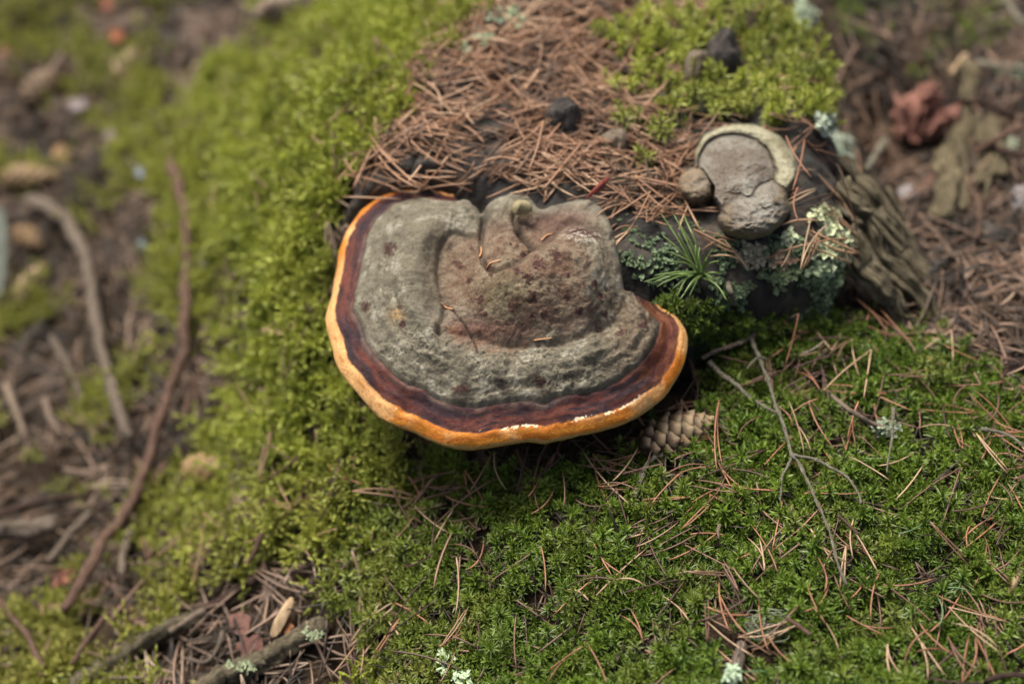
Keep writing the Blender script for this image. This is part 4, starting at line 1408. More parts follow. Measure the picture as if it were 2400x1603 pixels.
hs = np.stack([h_main - .0010 * groove, h_rim, h_side, h_low])
which = hs.argmax(0)
hh = np.maximum(hs.max(0), 0) + .0005 * nz3
top2 = np.sort(hs, 0)[-2]
gap = np.exp(-((hs.max(0) - top2) / .0022) ** 2) * (top2 > .004)
hh -= .0016 * gap
hh *= np.sqrt(np.clip(1 - (1 - np.clip(edge_d, 0, 14) / 14) ** 2, 0, 1))
PS = on_z(q, z0 + hh)
skirt = on_z(so, z0)
V = np.vstack([skirt + np.array([0, 0, -.014]), PS])
F = grid_faces(SR + 1, SU, wrap=True)
nS = vnormals(V, F)
if nS[-SU * 30:, 2].mean() < 0: F, nS = F[:, ::-1], -nS
cg = lerp((.145, .120, .092), (.225, .215, .180), sstep(-.5, .5, nz1 + .5 * nz2))
cg = lerp(cg, (.085, .060, .042), .7 * sstep(.2, .6, nz2 + .4 * nz3))
cg = lerp(cg, (.19, .14, .075), .7 * sstep(45, 12, edge_d) * (which >= 2) * sstep(-.4, .3, nz2))
cg = lerp(cg, (.20, .145, .09), .45 * (which == 2))
cg = lerp(cg, (.04, .033, .027), np.clip(1.1 * groove, 0, .85) * (which == 0))
cr = lerp((.20, .182, .112), (.36, .345, .235), sstep(-.6, .4, nz1 + .5 * nz2))
cr = lerp(cr, (.14, .125, .08), .7 * sstep(.25, .6, nz3 + .4 * nz2))
cr = lerp(cr, (.13, .105, .07), .75 * sstep(10, 0, np.abs(d_arc - arcw)) + .0 * d_arc)
cg = np.where((which == 1)[:, None], cr, cg)
cg = lerp(cg, (.04, .03, .024), .75 * gap * sstep(-.5, .3, nz2))
cg = cg * np.clip(.95 + .22 * nz3 + .12 * nz2, .3, 1.4)[:, None]
CC = np.vstack([np.tile((.10, .08, .06), (SU, 1)), np.clip(cg, .004, .9)])
GLs = np.full(len(V), .88)
wv = np.concatenate([which[:SU], which])
fw = np.median(wv[F], axis=1).astype(int)
for nm, k in (("cap", 0), ("cream_rim", 1), ("side_lobe", 2), ("lower_lobe", 3)):
    f = F[fw == k]
    used, inv = np.unique(f, return_inverse=True)
    me = mesh_from(nm, V[used] - base, inv.reshape(f.shape), M['bracket'], True, {'skin': CC[used], 'rough': GLs[used]})
    me.normals_split_custom_set_from_vertices([tuple(v) for v in nS[used]])
    link(nm, me, sf)

# ------------------------------------------------------------------ lumps on the stump
pillow("old_fungus", ell(1322, 294, 47, 36, 0, 12, .12), .020, 'dark_lump', "dark grey old fungus lump among the needles on the stump top", "fungus", dome=.8, noise=.3, flatz=True, seed=3, nfreq=90)
pillow("old_fungus", ell(1440, 346, 44, 26, -15, 12, .14), .012, 'brown_fungus', "flat brownish grey fungus lump half buried in needles beside green moss", "fungus", dome=.7, noise=.3, flatz=True, seed=5, nfreq=90)
pillow("old_fungus", ell(1692, 151, 47, 33, 10, 12, .1), .026, 'dark_lump', "round blackish fungus lump on the yellow-green moss of the stump", "fungus", lift=.008, dome=.95, noise=.25, flatz=True, seed=7, nfreq=80)
pillow("old_fungus", ell(1630, 174, 32, 33, 0, 12, .1), .020, 'brown_fungus', "pale brown fungus lump touching the round blackish one", "fungus", lift=.006, dome=.95, noise=.2, flatz=True, seed=8, nfreq=80)
pillow("old_fungus", ell(924, 380, 30, 18, 15, 12, .2), .006, 'dark_lump', "leftmost of two flat dark lumps behind the red fungus band", "fungus", dome=.8, noise=.25, flatz=True, seed=13)
pillow("old_fungus", ell(996, 394, 36, 18, -8, 12, .2), .007, 'dark_lump', "rightmost of two flat dark lumps behind the red fungus band", "fungus", dome=.8, noise=.25, flatz=True, seed=14)
o = pillow("bud_scale", [(1428, 416), (1418, 420), (1398, 438), (1380, 458), (1372, 470), (1382, 464), (1400, 452), (1422, 432)], .003, 'leaf_brown', "small maroon bud scale lying on brown needles near the stump centre", "bud scale", lift=.010, dome=.7, noise=.1, seed=2, color=(1.3, .55, .55))

# ------------------------------------------------------------------ lichens
lichen(1938, 292, 30, 26, "whitish lichen tuft on the moss edge right of the cream-rimmed fungus, topmost of two", 70, .0045, .018, (1.15, 1.22, 1.32), 3)
lichen(1962, 352, 40, 42, "whitish lichen tuft at the stump corner above the pale green lichen, lower of two", 90, .0045, .014, (1.1, 1.18, 1.28), 5)
lichen(1958, 585, 44, 50, "large pale mint-green lichen rosette on the right corner of the stump", 130, .0062, .003, (1.0, 1.03, .86), 7, rise=.15)
lichen(1932, 505, 34, 20, "small creamy lichen patch just above the large mint-green rosette", 34, .005, .003, (1.08, 1.08, .9), 9, rise=.2)
lichen(1852, 572, 24, 26, "small mint-green lichen tuft on the stump edge under the grey fungus", 26, .0042, .003, (.95, 1.0, .85), 11, rise=.3)
lichen(1760, 598, 34, 24, "pinkish grey lichen patch on the stump edge beside the pine sprig", 60, .004, .003, (.88, .72, .66), 13)
lichen(1834, 606, 26, 20, "rosy lichen patch between two mint-green tufts on the stump edge", 32, .004, .003, (.98, .68, .60), 15)
lichen(1920, 630, 20, 18, "pale lichen fringe hanging below the large mint-green rosette", 22, .005, .003, (.9, 1.0, .8), 17)
lichen(1205, 40, 22, 24, "bright blurred lichen tuft at the far edge of the stump top", 20, .0042, .008, (.78, .84, .72), 19)
lichen(1160, 38, 28, 20, "blue-grey lichen tuft at the far stump edge left of the bright one", 26, .0045, .008, (.5, .55, .52), 21)
lichen(1132, 86, 24, 18, "pale green lichen tuft among needles in the upper middle", 28, .0045, .008, (.6, .68, .58), 23)
lichen(1090, 122, 14, 22, "small pale lichen scrap among needles on the left of the stump top", 14, .004, .008, (.6, .66, .58), 25)
lichen(1038, 1552, 24, 28, "mint lichen tuft on the moss at the bottom edge, larger of two pieces", 40, .0045, .012, (.82, .95, .80), 27)
lichen(1070, 1588, 26, 16, "mint lichen scrap at the very bottom beside the larger tuft", 24, .0045, .012, (.80, .96, .84), 29)
lichen(150, 1594, 24, 14, "blue-green lichen tuft in the bottom left corner", 26, .005, .012, (.5, .8, .75), 31)
lichen(1880, 35, 26, 34, "grey lichen patch on the far right corner of the stump top", 36, .005, .010, (.75, .85, .82), 33)
lichen(2370, 170, 30, 16, "bluish lichen crust on the twig at the right edge", 24, .005, .012, (.62, .75, .72), 35)
lichen(2366, 336, 14, 22, "small white lichen star on the dark twigs at the right edge", 16, .005, .012, (.95, 1.05, 1.05), 37)

# usnea threads
r = random.Random(5)
V, F = [], []
for k in range(26):
    a = r.uniform(0, 6.28)
    c0 = at(1800 + r.uniform(-30, 30), 1466 + r.uniform(-14, 14), .016)[0]
    rr = r.uniform(.004, .011)
    pts = []
    a1 = r.uniform(2.0, 5.5)
    for q in np.linspace(0, a1, 16):
        pts.append(c0 + np.array([math.cos(a + q) * rr * (1 + .3 * math.sin(q * 2 + k)), math.sin(a + q) * rr * .8, r.uniform(-.0006, .0006) + .002 * math.sin(q + k)]))
    v, f, g_ = tube_geo(smooth_path(pts, 22), .00022, 4)
    F += [tuple(i + len(V) for i in q) for q in f]
    V += list(v)
o = build("thread_lichen", V, F, M['thread'])
tag(o, "curly tangle of thin grey-green beard lichen on needles in the moss", "lichen")

# ------------------------------------------------------------------ cones


def scale_mesh():
    V, T = [], []
    nu, nv = 7, 6
    for side in (0, 1):
        for j in range(nv):
            f = j / (nv - 1)
            wid = .0050 * math.sin(math.pi * (.20 + .42 * f)) * (1.0 if f < .62 else math.sqrt(max(.05, 1 - ((f - .62) / .38) ** 2 * .93)))
            for i in range(nu):
                s = i / (nu - 1) * 2 - 1
                x = .0105 * f - .0028 + (-.0012 * s * s if f > .6 else 0)
                z = .0016 * math.sin(f * 2.2) - .0017 * s * s - (0 if side == 0 else .0009 * (1 - .3 * f))
                V.append((x, s * wid, z))
    F = [tuple(q) for q in grid_faces(nv, nu)] + [tuple(q[::-1]) for q in grid_faces(nv, nu, off=nu * nv)]
    n = nu * nv
    rim = [i for i in range(nu)] + [nu * (j + 1) - 1 for j in range(1, nv)] + [nu * (nv - 1) + i for i in range(nu - 2, -1, -1)] + [nu * j for j in range(nv - 2, 0, -1)]
    for a, b in zip(rim, rim[1:] + rim[:1]):
        F.append((a, a + n, b + n, b))
    tipv = np.tile(np.repeat(np.linspace(0, 1, nv), nu), 2)
    edge = np.tile(np.abs(np.tile(np.linspace(-1, 1, nu), nv)), 2)
    return mesh_from("cone_scale", V, F, M['cone_scale'], True, {'tip': np.clip(tipv - .12 * edge ** 4, 0, 1)})


_nt = M['cone_scale'].node_tree
_p = _nt.nodes["Principled BSDF"]
_src = _p.inputs['Base Color'].links[0].from_socket
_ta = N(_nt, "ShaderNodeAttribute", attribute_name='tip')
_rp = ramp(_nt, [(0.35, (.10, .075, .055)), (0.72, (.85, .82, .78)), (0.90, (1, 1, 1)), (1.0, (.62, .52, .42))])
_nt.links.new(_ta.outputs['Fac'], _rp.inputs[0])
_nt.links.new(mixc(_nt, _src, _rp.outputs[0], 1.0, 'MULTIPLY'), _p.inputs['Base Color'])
SCALE_ME = scale_mesh()


def cone_prof(f): return math.sin(math.pi * min(1, (f * .93 + .05)) ** .82) ** .75


def core_mesh(L, Rm):
    C = np.column_stack([np.linspace(-L / 2, L / 2, 20), np.zeros(20), np.zeros(20)])
    R = np.array([max(.0006, Rm * .78 * cone_prof(f)) for f in np.linspace(0, 1, 20)])
    V, F, G = tube_geo(C, R, 12)
    return mesh_from("core", V, F, M['cone_core'])


CORE_ME = core_mesh(.044, .0098)


def make_cone(a, b, label, lift, color=(1, 1, 1), roll=0.0, width=1.0, group=None, n=62):
    A, n1 = at(a[0], a[1], lift)
    B, n2 = at(b[0], b[1], lift)
    mid = (A + B) / 2
    ax = B - A
    Ln = np.linalg.norm(ax)
    X = Vector(ax / Ln)
    Zv = Vector(n1 + n2)
    Zv = (Zv - Zv.dot(X) * X).normalized()
    Y = Zv.cross(X)
    rt = empty("pine_cone", mid, label, "pine cone", group)
    rt.rotation_euler = Matrix((X, Y, Zv)).transposed().to_euler()
    k = Ln / .044
    rt.scale = (k, k * width, k * width)
    core = link("core", CORE_ME, rt)
    core.color = (*color, 1)
    r = random.Random(int(a[0]))
    for i in range(n):
        f = (i + .5) / n
        x = -.022 + .041 * f
        phi = i * 2.399963 + roll
        rad_ = .0098 * cone_prof(f)
        o = link("scale", SCALE_ME, rt)
        s = (.62 + .5 * math.sin(math.pi * min(1, f * .9 + .12))) * r.uniform(.92, 1.08)
        slope = (cone_prof(min(1, f + .03)) - cone_prof(max(0, f - .03))) * .0098 / (.06 * .041)
        m = Matrix.Translation((x, 0, 0)) @ Matrix.Rotation(phi, 4, 'X') @ Matrix.Translation((0, 0, rad_ * .93)) @ Matrix.Rotation(-math.atan(slope) * .8 - .30 - .22 * f + r.uniform(-.06, .06), 4, 'Y') @ Matrix.Rotation(r.uniform(-.1, .1), 4, 'Z') @ Matrix.Diagonal((s, s * 1.08, s * .95, 1))
        o.matrix_local = m
        b_ = r.uniform(.82, 1.12)
        o.color = (color[0] * b_, color[1] * b_ * r.uniform(.96, 1.02), color[2] * b_ * r.uniform(.92, 1.04), 1)
    return rt


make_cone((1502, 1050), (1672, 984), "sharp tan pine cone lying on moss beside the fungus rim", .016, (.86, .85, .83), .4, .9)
stick("twig", [(1556, 1066), (1537, 1070), (1515, 1091), (1500, 1128), (1489, 1158), (1485, 1194)], 12, 9, 'stick_lichen', "short curved twig hooking out from under the sharp pine cone", "twig", lift=.014, n=30, jit=.2, knob=.3)
make_cone((250, 215), (326, 108), "whitish blurred pine cone standing out near the top left", .012, (1.0, 1.0, 1.02), .8, .62)
make_cone((62, 252), (128, 168), "dark grey blurred pine cone with a stalk at the upper left", .012, (.5, .46, .44), 1.8, 1.0)
stick("stalk", [(110, 185, .02), (148, 127, .02)], 18, 12, 'stick_pale', lift=.02)["label"] = "tan stalk sticking up out of the dark grey blurred cone"
bpy.data.objects["stalk"]["category"] = "stalk"
make_cone((4, 416), (140, 412), "pale blurred pine cone at the left edge above the bent grey stick", .012, (.95, .88, .8), .2, .72)
make_cone((18, 738), (104, 622), "grey blurred pine cone under the round pale one at the left edge", .012, (.9, .86, .86), 2.8, .72)
make_cone((40, 545), (96, 580), "short stubby tan cone at the left edge below the pale one", .012, (.8, .7, .6), 1.1, 1.0)
make_cone((535, 1100), (428, 1098), "blurred cone lying on brown litter below the brown stick bend", .010, (.9, .78, .68), 1.4, .6)

# ------------------------------------------------------------------ twigs on the moss
tw = empty("twig", at(1795, 877)[0], "long thin lichen-covered twig with side shoots running down the moss", "twig")
stick("stem", [(1706, 660), (1714, 690), (1738, 743), (1768, 808), (1795, 877), (1818, 942), (1841, 1008), (1856, 1065), (1868, 1078), (1899, 1140), (1925, 1198), (1945, 1244), (1962, 1310), (1985, 1370)], 13, 6, 'stick_lichen', lift=.026, n=150, jit=.22, parent=tw, knob=.55)
stick("side_shoot", [(1858, 1066), (1905, 1076), (1950, 1098), (1985, 1117), (2012, 1155), (2018, 1180)], 9, 5, 'stick_lichen', lift=.026, n=60, jit=.22, parent=tw, knob=.6)
stick("side_shoot", [(1858, 1066), (1846, 1092), (1833, 1117), (1826, 1171)], 7, 4, 'stick_lichen', lift=.025, n=40, jit=.22, parent=tw, knob=.6)
stick("side_shoot", [(1776, 838), (1762, 850), (1750, 864)], 6, 3, 'stick_lichen', lift=.025, n=14, jit=.2, parent=tw)
stick("side_shoot", [(1780, 836), (1800, 842)], 6, 3, 'stick_lichen', lift=.027, n=10, jit=.2, parent=tw)
stick("twig", [(1645, 840), (1686, 820), (1730, 804), (1787, 774), (1830, 752), (1868, 737)], 11, 6, 'stick_pale', "straight pale knobbly twig slanting up right from the fungus edge", "twig", lift=.026, n=90, knob=.6)
stick("twig", [(1661, 847), (1695, 880), (1722, 900), (1745, 922), (1765, 936), (1822, 968)], 13, 6, 'stick_lichen', "brown knobbly twig slanting down right beside the fungus edge", "twig", lift=.025, n=90, knob=.6)
tw = empty("twig", at(2010, 970)[0], "smooth whitish twig with a lichen-covered end lying on the moss", "twig")
stick("stem", [(1950, 926), (1985, 955), (2014, 977), (2050, 996), (2078, 1004)], 10, 13, 'stick_pale', lift=.027, n=50, parent=tw)
lichen(2076, 1004, 32, 20, None, 60, .003, .022, (.42, .48, .44), 41, parent=tw)
stick("twig", [(2094, 956), (2092, 1019), (2084, 1060), (2079, 1107)], 7, 4, 'stick_lichen', "thin upright twig crossing the lichen end of the whitish twig", "twig", lift=.028, n=40, knob=.5)
stick("twig", [(2297, 1006), (2340, 1012), (2366, 1021), (2402, 1046)], 10, 8, 'stick_lichen', "dark lichen-spotted twig entering the moss from the right edge", "twig", lift=.027, n=40, knob=.4)
stick("twig", [(1841, 1447), (1872, 1466), (1902, 1487)], 9, 10, 'stick_brown', "short brown twig lying below the curly beard lichen", "twig", lift=.025, n=24)
br = empty("broken_branch", at(1722, 1555)[0], "grey broken branch stub with lichen at the bottom edge of the moss", "branch")
stick("wood", [(1733, 1508, .014), (1722, 1560, .014), (1712, 1625, .012)], 24, 28, 'stick_grey', lift=.023, n=30, jit=.25, parent=br)
lichen(1716, 1586, 15, 22, None, 40, .0036, .022, (.7, .85, .8), 43, parent=br)
stick("twig", [(2310, 1594), (2350, 1584), (2410, 1586)], 15, 14, 'stick_dark', "dark grey twig in the bottom right corner", "twig", lift=.023, n=24)
stick("twig", [(1963, 1208), (1985, 1226), (2012, 1252)], 7, 6, 'stick_brown', "tiny brown twig between crossing needles right of the long twig", "twig", lift=.025, n=16)
stick("twig", [(1686, 1228), (1682, 1244), (1684, 1262)], 9, 4, 'stick_pale', "tiny forked pale twig tip standing among the moss", "twig", lift=.027, n=12)
stick("twig", [(1578, 1198), (1560, 1204)], 6, 4, 'stick_grey', "very short grey twig below the hooked twig", "twig", lift=.025, n=8)
pillow("wood_chip", [(2386, 1326), (2400, 1340), (2388, 1366), (2366, 1394), (2356, 1392), (2368, 1356)], .003, 'chip_grain', "pale splintered wood chip standing in the moss at the right edge", "wood chip", lift=.012, dome=.5, noise=.3, seed=4)
stick("bark_piece", [(2306, 880), (2340, 872), (2410, 862)], 34, 40, 'stick_dark', "dark brown rotten bark piece at the right edge above the moss", "bark", lift=.006, n=26, jit=.35)
pillow("dry_leaf", [(1612, 838), (1620, 842), (1634, 876), (1640, 900), (1630, 894), (1618, 868)], .0012, 'leaf_brown', "reddish brown dry leaf scrap hanging beside the fungus rim", "leaf", lift=.010, dome=.5, noise=.1)

# ------------------------------------------------------------------ green pine sprig
sp0, spn = at(1642, 650, .012)
sprig = empty("pine_sprig", sp0, "fresh green pine sprig with fanned needles against the stump front", "pine sprig")
r = random.Random(12)
stick("stem", [(1655, 690, .006), (1648, 668, .010), (1642, 645, .016)], 14, 12, 'stick_grey', lift=.012, n=14, parent=sprig)
fan = [(1550, 500), (1578, 502), (1607, 505), (1556, 548), (1592, 548), (1618, 540), (1626, 572), (1670, 585), (1686, 612), (1664, 600), (1690, 640), (1504, 650), (1512, 660), (1536, 672), (1520, 668), (1584, 700), (1592, 706), (1600, 690), (1612, 696), (1704, 703), (1692, 684), (1688, 668), (1540, 655), (1560, 664), (1572, 610), (1566, 590), (1646, 590), (1640, 580), (1530, 648), (1600, 530), (1575, 680), (1590, 672), (1676, 660), (1706, 694)]
for k, (px, py) in enumerate(fan):
    e = on_z([(px + r.uniform(-4, 4), py + r.uniform(-4, 4))], sp0[2] + (0.022 if py < 640 else .004) + r.uniform(-.006, .01))[0]
    s0 = sp0 + np.array([r.uniform(-.0025, .0025), r.uniform(-.0025, .0025), r.uniform(0, .005)])
    m_ = (s0 + e) / 2 + np.array([r.uniform(-.002, .002), r.uniform(-.002, .002), .0035])
    C = smooth_path([s0, m_, e], 12)
    V, F, G = tube_geo(C, np.r_[np.full(9, .00055), .0005, .0004, .00015], 6)
    build("needle", V, F, M['green_needle'], sprig)

# ------------------------------------------------------------------ right side: bark, rotten wood, twigs
bk = empty("bark_chunk", at(2170, 270)[0], "chunky reddish brown bark piece resting over the dark hollow", "bark")
for k, (poly, th, lf, tl) in enumerate([
    ([(2096, 228), (2124, 222), (2150, 214), (2172, 228), (2168, 290), (2154, 330), (2134, 336), (2104, 314), (2096, 270)], .010, .040, (-.1, -.35, 0)),
    ([(2098, 240), (2112, 232), (2124, 250), (2122, 300), (2110, 308), (2100, 280)], .010, .052, (-.2, -.3, 0)),
    ([(2130, 240), (2150, 232), (2158, 262), (2146, 300), (2134, 290)], .010, .050, (.1, -.4, 0)),
    ([(2152, 206), (2190, 200), (2210, 222), (2204, 254), (2176, 268), (2152, 250)], .014, .048, (.1, -.35, 0)),
    ([(2160, 214), (2184, 208), (2196, 222), (2180, 236), (2162, 234)], .010, .064, (.0, -.2, 0)),
    ([(2176, 262), (2206, 248), (2252, 250), (2246, 282), (2214, 316), (2188, 326), (2164, 320), (2166, 290)], .010, .040, (.2, -.35, 0)),
    ([(2186, 272), (2210, 262), (2216, 290), (2196, 312), (2180, 306)], .010, .050, (.25, -.3, 0)),
    ([(2136, 318), (2160, 312), (2164, 330), (2146, 340)], .010, .034, (0, -.4, 0))]):
    o = pillow("bark_layer", poly, th, 'bark_red', parent=bk, lift=lf, dome=.15, noise=1.0, nfreq=90, seed=3 + k, flatz=True, tilt=tl, under=1.2, nu=72, nr=20)

rw = empty("rotten_wood", at(2250, 330)[0], "crumbling pale rotten wood standing in splinters below the reddish bark", "rotten wood")
for k, (pix, w0, w1) in enumerate([
    ([(2240, 300), (2230, 360), (2222, 430), (2212, 512)], 66, 40), ([(2262, 256), (2262, 340), (2258, 492)], 16, 14),
    ([(2290, 272), (2296, 350), (2300, 432)], 26, 20), ([(2330, 280), (2336, 350), (2342, 414)], 40, 34), ([(2280, 150), (2272, 200), (2262, 250)], 40, 34), ([(2306, 330), (2320, 400), (2306, 470)], 14, 8), ([(2196, 350), (2200, 420), (2190, 490)], 16, 10)]):
    stick("splinter", pix, w0, w1, 'rotten', lift=.022, n=40, jit=.42, parent=rw, flat=.55, sides=26, seed=60 + k)
pillow("wood_chip", [(2262, 124), (2270, 132), (2252, 156), (2234, 172), (2226, 168), (2244, 142)], .004, 'chip_grain', "small pale wood chip at the top of the rotten wood", "wood chip", lift=.020, dome=.5, noise=.2)
stick("twig", [(2292, 148), (2340, 158), (2405, 166)], 14, 16, 'stick_lichen', "lichen-crusted twig pointing right from the rotten wood top", "twig", lift=.020, n=30, knob=.3)
stick("twig", [(2206, 238, .07), (2250, 238, .06), (2300, 242, .04), (2350, 258, .03), (2404, 284, .02)], 12, 12, 'stick_dark', "dark twig lying across the reddish bark towards the right edge", "twig", lift=.03, n=40)
stick("twig", [(2286, 352, .03), (2340, 325, .04), (2404, 292, .04)], 15, 18, 'stick_brown', "brown twig rising right across the rotten wood splinters", "twig", lift=.03, n=30)
stick("twig", [(2284, 336, .035), (2340, 350, .03), (2404, 366, .03)], 13, 12, 'stick_dark', "dark twig crossing below the rising brown one at the right edge", "twig", lift=.03, n=30)
stick("twig", [(2350, -10), (2375, 25), (2405, 62)], 16, 14, 'stick_lichen', "grey-green twig in the top right corner", "twig", lift=.020, n=24)
stick("twig", [(2050, 106), (2095, 125), (2138, 142)], 12, 10, 'stick_grey', "grey twig on needles above the reddish bark", "twig", lift=.016, n=24)
stick("twig", [(2078, 325, .02), (2050, 362, .03), (2034, 398, .03)], 14, 14, 'stick_lichen', "pale greenish twig leaning in the dark hollow by the stump", "twig", lift=.03, n=24)
stick("twig", [(2300, 205, .03), (2318, 232, .03), (2380, 290, .02)], 9, 8, 'stick_dark', "thin dark twig running down right beside the splinters", "twig", lift=.03, n=24)
stick("twig", [(2290, 560), (2300, 480), (2322, 420), (2340, 360)], 10, 8, 'stick_brown', "curved brown twig below the rotten wood", "twig", lift=.018, n=30)
pillow("dry_leaf", ell(2132, 452, 28, 15, 10, jag=.3), .001, 'leaf_white', "pale leaf scrap lying in the hollow under the bark", "leaf", lift=.012, dome=.4, noise=.2)
pillow("dry_leaf", ell(2386, 462, 20, 34, -20, jag=.3), .001, 'leaf_white', "grey bleached leaf at the right edge among needles", "leaf", lift=.014, dome=.4, noise=.2, color=(.72, .74, .78))
pillow("dry_leaf", ell(2180, 440, 26, 34, 10, jag=.3), .001, 'leaf_brown', "rust-brown leaf beside the pale scrap in the hollow", "leaf", lift=.010, dome=.4, noise=.2)
o = pillow("stone", ell(2330, 570, 60, 34, 15), .014, 'dark_lump', "dark mossy lump on the needles at the right edge", "stone", dome=.7, noise=.3, color=(.5, .8, .6))

# ------------------------------------------------------------------ left side: sticks and leaves on the low ground
stick("fallen_stick", [(60, 468), (114, 482), (150, 510), (171, 541), (200, 598), (214, 663), (228, 777), (250, 859), (278, 948), (305, 1032)], 30, 24, 'stick_grey', "bent grey fallen stick running down the left side", "stick", lift=.026, n=90)
br = empty("fallen_branch", at(436, 823)[0], "long crooked brown branch running down to the lower left", "branch")
stick("stem", [(400, 340), (410, 406), (420, 448), (439, 540), (437, 645), (434, 752), (436, 823), (414, 870), (396, 930), (371, 995), (350, 1070), (329, 1129), (291, 1205), (242, 1268), (197, 1347), (150, 1432)], 24, 24, 'stick_brown', lift=.036, n=150, parent=br)
stick("side_shoot", [(392, 1088), (330, 1172), (290, 1210)], 20, 16, 'stick_brown', lift=.022, n=30, parent=br)
stick("side_shoot", [(290, 1205), (298, 1254), (290, 1310), (282, 1348)], 20, 18, 'stick_grey', lift=.022, n=30, parent=br)
stick("side_shoot", [(436, 560), (400, 590), (380, 610)], 12, 8, 'stick_pale', lift=.026, n=20, parent=br)
stick("fallen_stick", [(118, 788), (150, 840), (172, 890), (194, 938)], 14, 12, 'stick_grey', "thin straight grey stick just left of the bent one", "stick", lift=.026, n=30)
stick("fallen_stick", [(11, 899), (32, 950), (56, 1026)], 15, 13, 'stick_pale', "pale thin stick at the left edge in the middle", "stick", lift=.026, n=30)
stick("fallen_stick", [(104, 931), (118, 981), (150, 1018)], 13, 11, 'stick_pale', "short curved pale stick under the bent grey one", "stick", lift=.026, n=30)
stick("fallen_stick", [(-20, 1212), (87, 1178), (150, 1166), (210, 1160)], 20, 12, 'stick_dark', "dark bowed stick at the left edge above a lying log", "stick", lift=.028, n=40)
stick("small_log", [(-20, 1240), (60, 1232), (132, 1222)], 44, 30, 'stick_grey', "short grey log at the left edge under the dark bowed stick", "log", lift=.028, n=40, jit=.3, sides=14)
stick("fallen_stick", [(110, 1318), (160, 1256), (210, 1198)], 20, 14, 'stick_grey', "grey stick slanting between the small log and the branch fork", "stick", lift=.024, n=30)
stick("fallen_stick", [(-5, 1400), (35, 1451), (80, 1520), (104, 1584)], 13, 13, 'stick_brown', "thin dark stick crossing moss in the lower left corner", "stick", lift=.030, n=40)
stick("fallen_stick", [(255, 1434), (215, 1488), (166, 1556)], 15, 12, 'stick_brown', "brown stick lying in the moss above the decayed branch", "stick", lift=.030, n=40)
stick("fallen_stick", [(468, 860), (450, 920), (430, 990)], 12, 10, 'stick_brown', "short brown stick parallel to the crooked branch", "stick", lift=.026, n=20)
stick("fallen_stick", [(496, 890), (480, 960), (440, 1040)], 12, 10, 'stick_mossy', "thin greenish stick right of the crooked branch", "stick", lift=.026, n=20)
stick("fallen_stick", [(609, 1250), (596, 1290), (580, 1320)], 14, 10, 'stick_brown', "reddish stick half sunk in moss above the black hole", "stick", lift=.030, n=20)
lg = empty("decayed_branch", at(395, 1472)[0], "dark decayed branch edged with moss at the bottom left", "branch")
stick("wood", [(170, 1620), (250, 1566), (312, 1524), (395, 1472), (481, 1434)], 52, 34, 'stick_mossy', lift=.016, n=70, jit=.3, parent=lg, sides=14)
stick("wood", [(481, 1434), (560, 1384), (624, 1336)], 26, 14, 'stick_dark', lift=.012, n=40, jit=.3, parent=lg)
stick("pale_splinter", [(398, 1482, .03), (440, 1452, .03), (482, 1430, .028)], 16, 14, 'stick_pale', lift=.03, n=20, jit=.3, parent=lg)
stick("decayed_log", [(440, 1650), (485, 1606), (560, 1568), (623, 1538), (700, 1500), (770, 1462)], 64, 44, 'stick_mossy', "thick mossy decayed log at the bottom edge with whitish patches", "log", lift=.012, n=80, jit=.15, sides=22)
lichen(575, 1560, 40, 12, "whitish lichen streak along the thick decayed log", 26, .003, .032, (.42, .47, .38), 47)
lichen(730, 1486, 26, 14, "pale lichen spot near the upper end of the decayed log", 18, .003, .032, (.42, .46, .38), 49)
pillow("wood_chip", [(676, 1402), (688, 1408), (672, 1452), (648, 1490), (634, 1488), (642, 1460)], .005, 'chip_grain', "pale yellow wood chip above the thick decayed log", "wood chip", lift=.016, dome=.4, noise=.15)
pillow("dry_leaf", ell(561, 1462, 30, 28, 20, jag=.3), .001, 'leaf_brown', "purplish brown leaf left of the pale yellow wood chip", "leaf", lift=.012, dome=.4, noise=.25, color=(1.0, .95, 1.0))
pillow("dry_leaf", ell(584, 1516, 26, 34, 30, jag=.3), .001, 'leaf_brown', "purplish brown leaf touching the thick decayed log", "leaf", lift=.012, dome=.4, noise=.25, color=(.95, .85, .9))
pillow("dry_leaf", ell(668, 1464, 20, 24, 10, jag=.3), .001, 'leaf_tan', "orange-brown leaf scrap right under the pale yellow chip", "leaf", lift=.010, dome=.4, noise=.25, color=(.8, .62, .5))
stick("twig", [(520, 1478), (514, 1506), (498, 1536), (474, 1550), (429, 1543)], 12, 8, 'stick_grey', "bluish grey twig curved like a hook between the two logs", "twig", lift=.018, n=40)
pillow("dry_leaf", [(706, 1166), (726, 1160), (748, 1166), (744, 1190), (724, 1208), (708, 1202)], .0012, 'leaf_tan', "light tan leaf scrap on the moss left of the fungus front", "leaf", lift=.016, dome=.4, noise=.2)
pillow("dry_leaf", ell(504, 1172, 24, 14, -30, jag=.3), .0012, 'leaf_tan', "tan leaf scrap on bare litter above the moss band", "leaf", lift=.010, dome=.4, noise=.2, color=(.9, .85, .85))
pillow("dry_leaf", ell(150, 1346, 32, 22, -40, jag=.3), .0012, 'leaf_brown', "reddish leaf beside the lower end of the crooked branch", "leaf", lift=.010, dome=.4, noise=.2, color=(1.4, 1.0, .9))
pillow("dry_leaf", ell(136, 1418, 22, 24, 0, jag=.3), .0012, 'leaf_white', "pinkish pale leaf at the tip of the crooked branch", "leaf", lift=.010, dome=.4, noise=.2, color=(.95, .75, .75))
pillow("dry_leaf", ell(458, 622, 22, 30, -25, jag=.3), .0015, 'leaf_white', "whitish leaf beside the crooked branch high on the bank", "leaf", lift=.020, dome=.4, noise=.2)
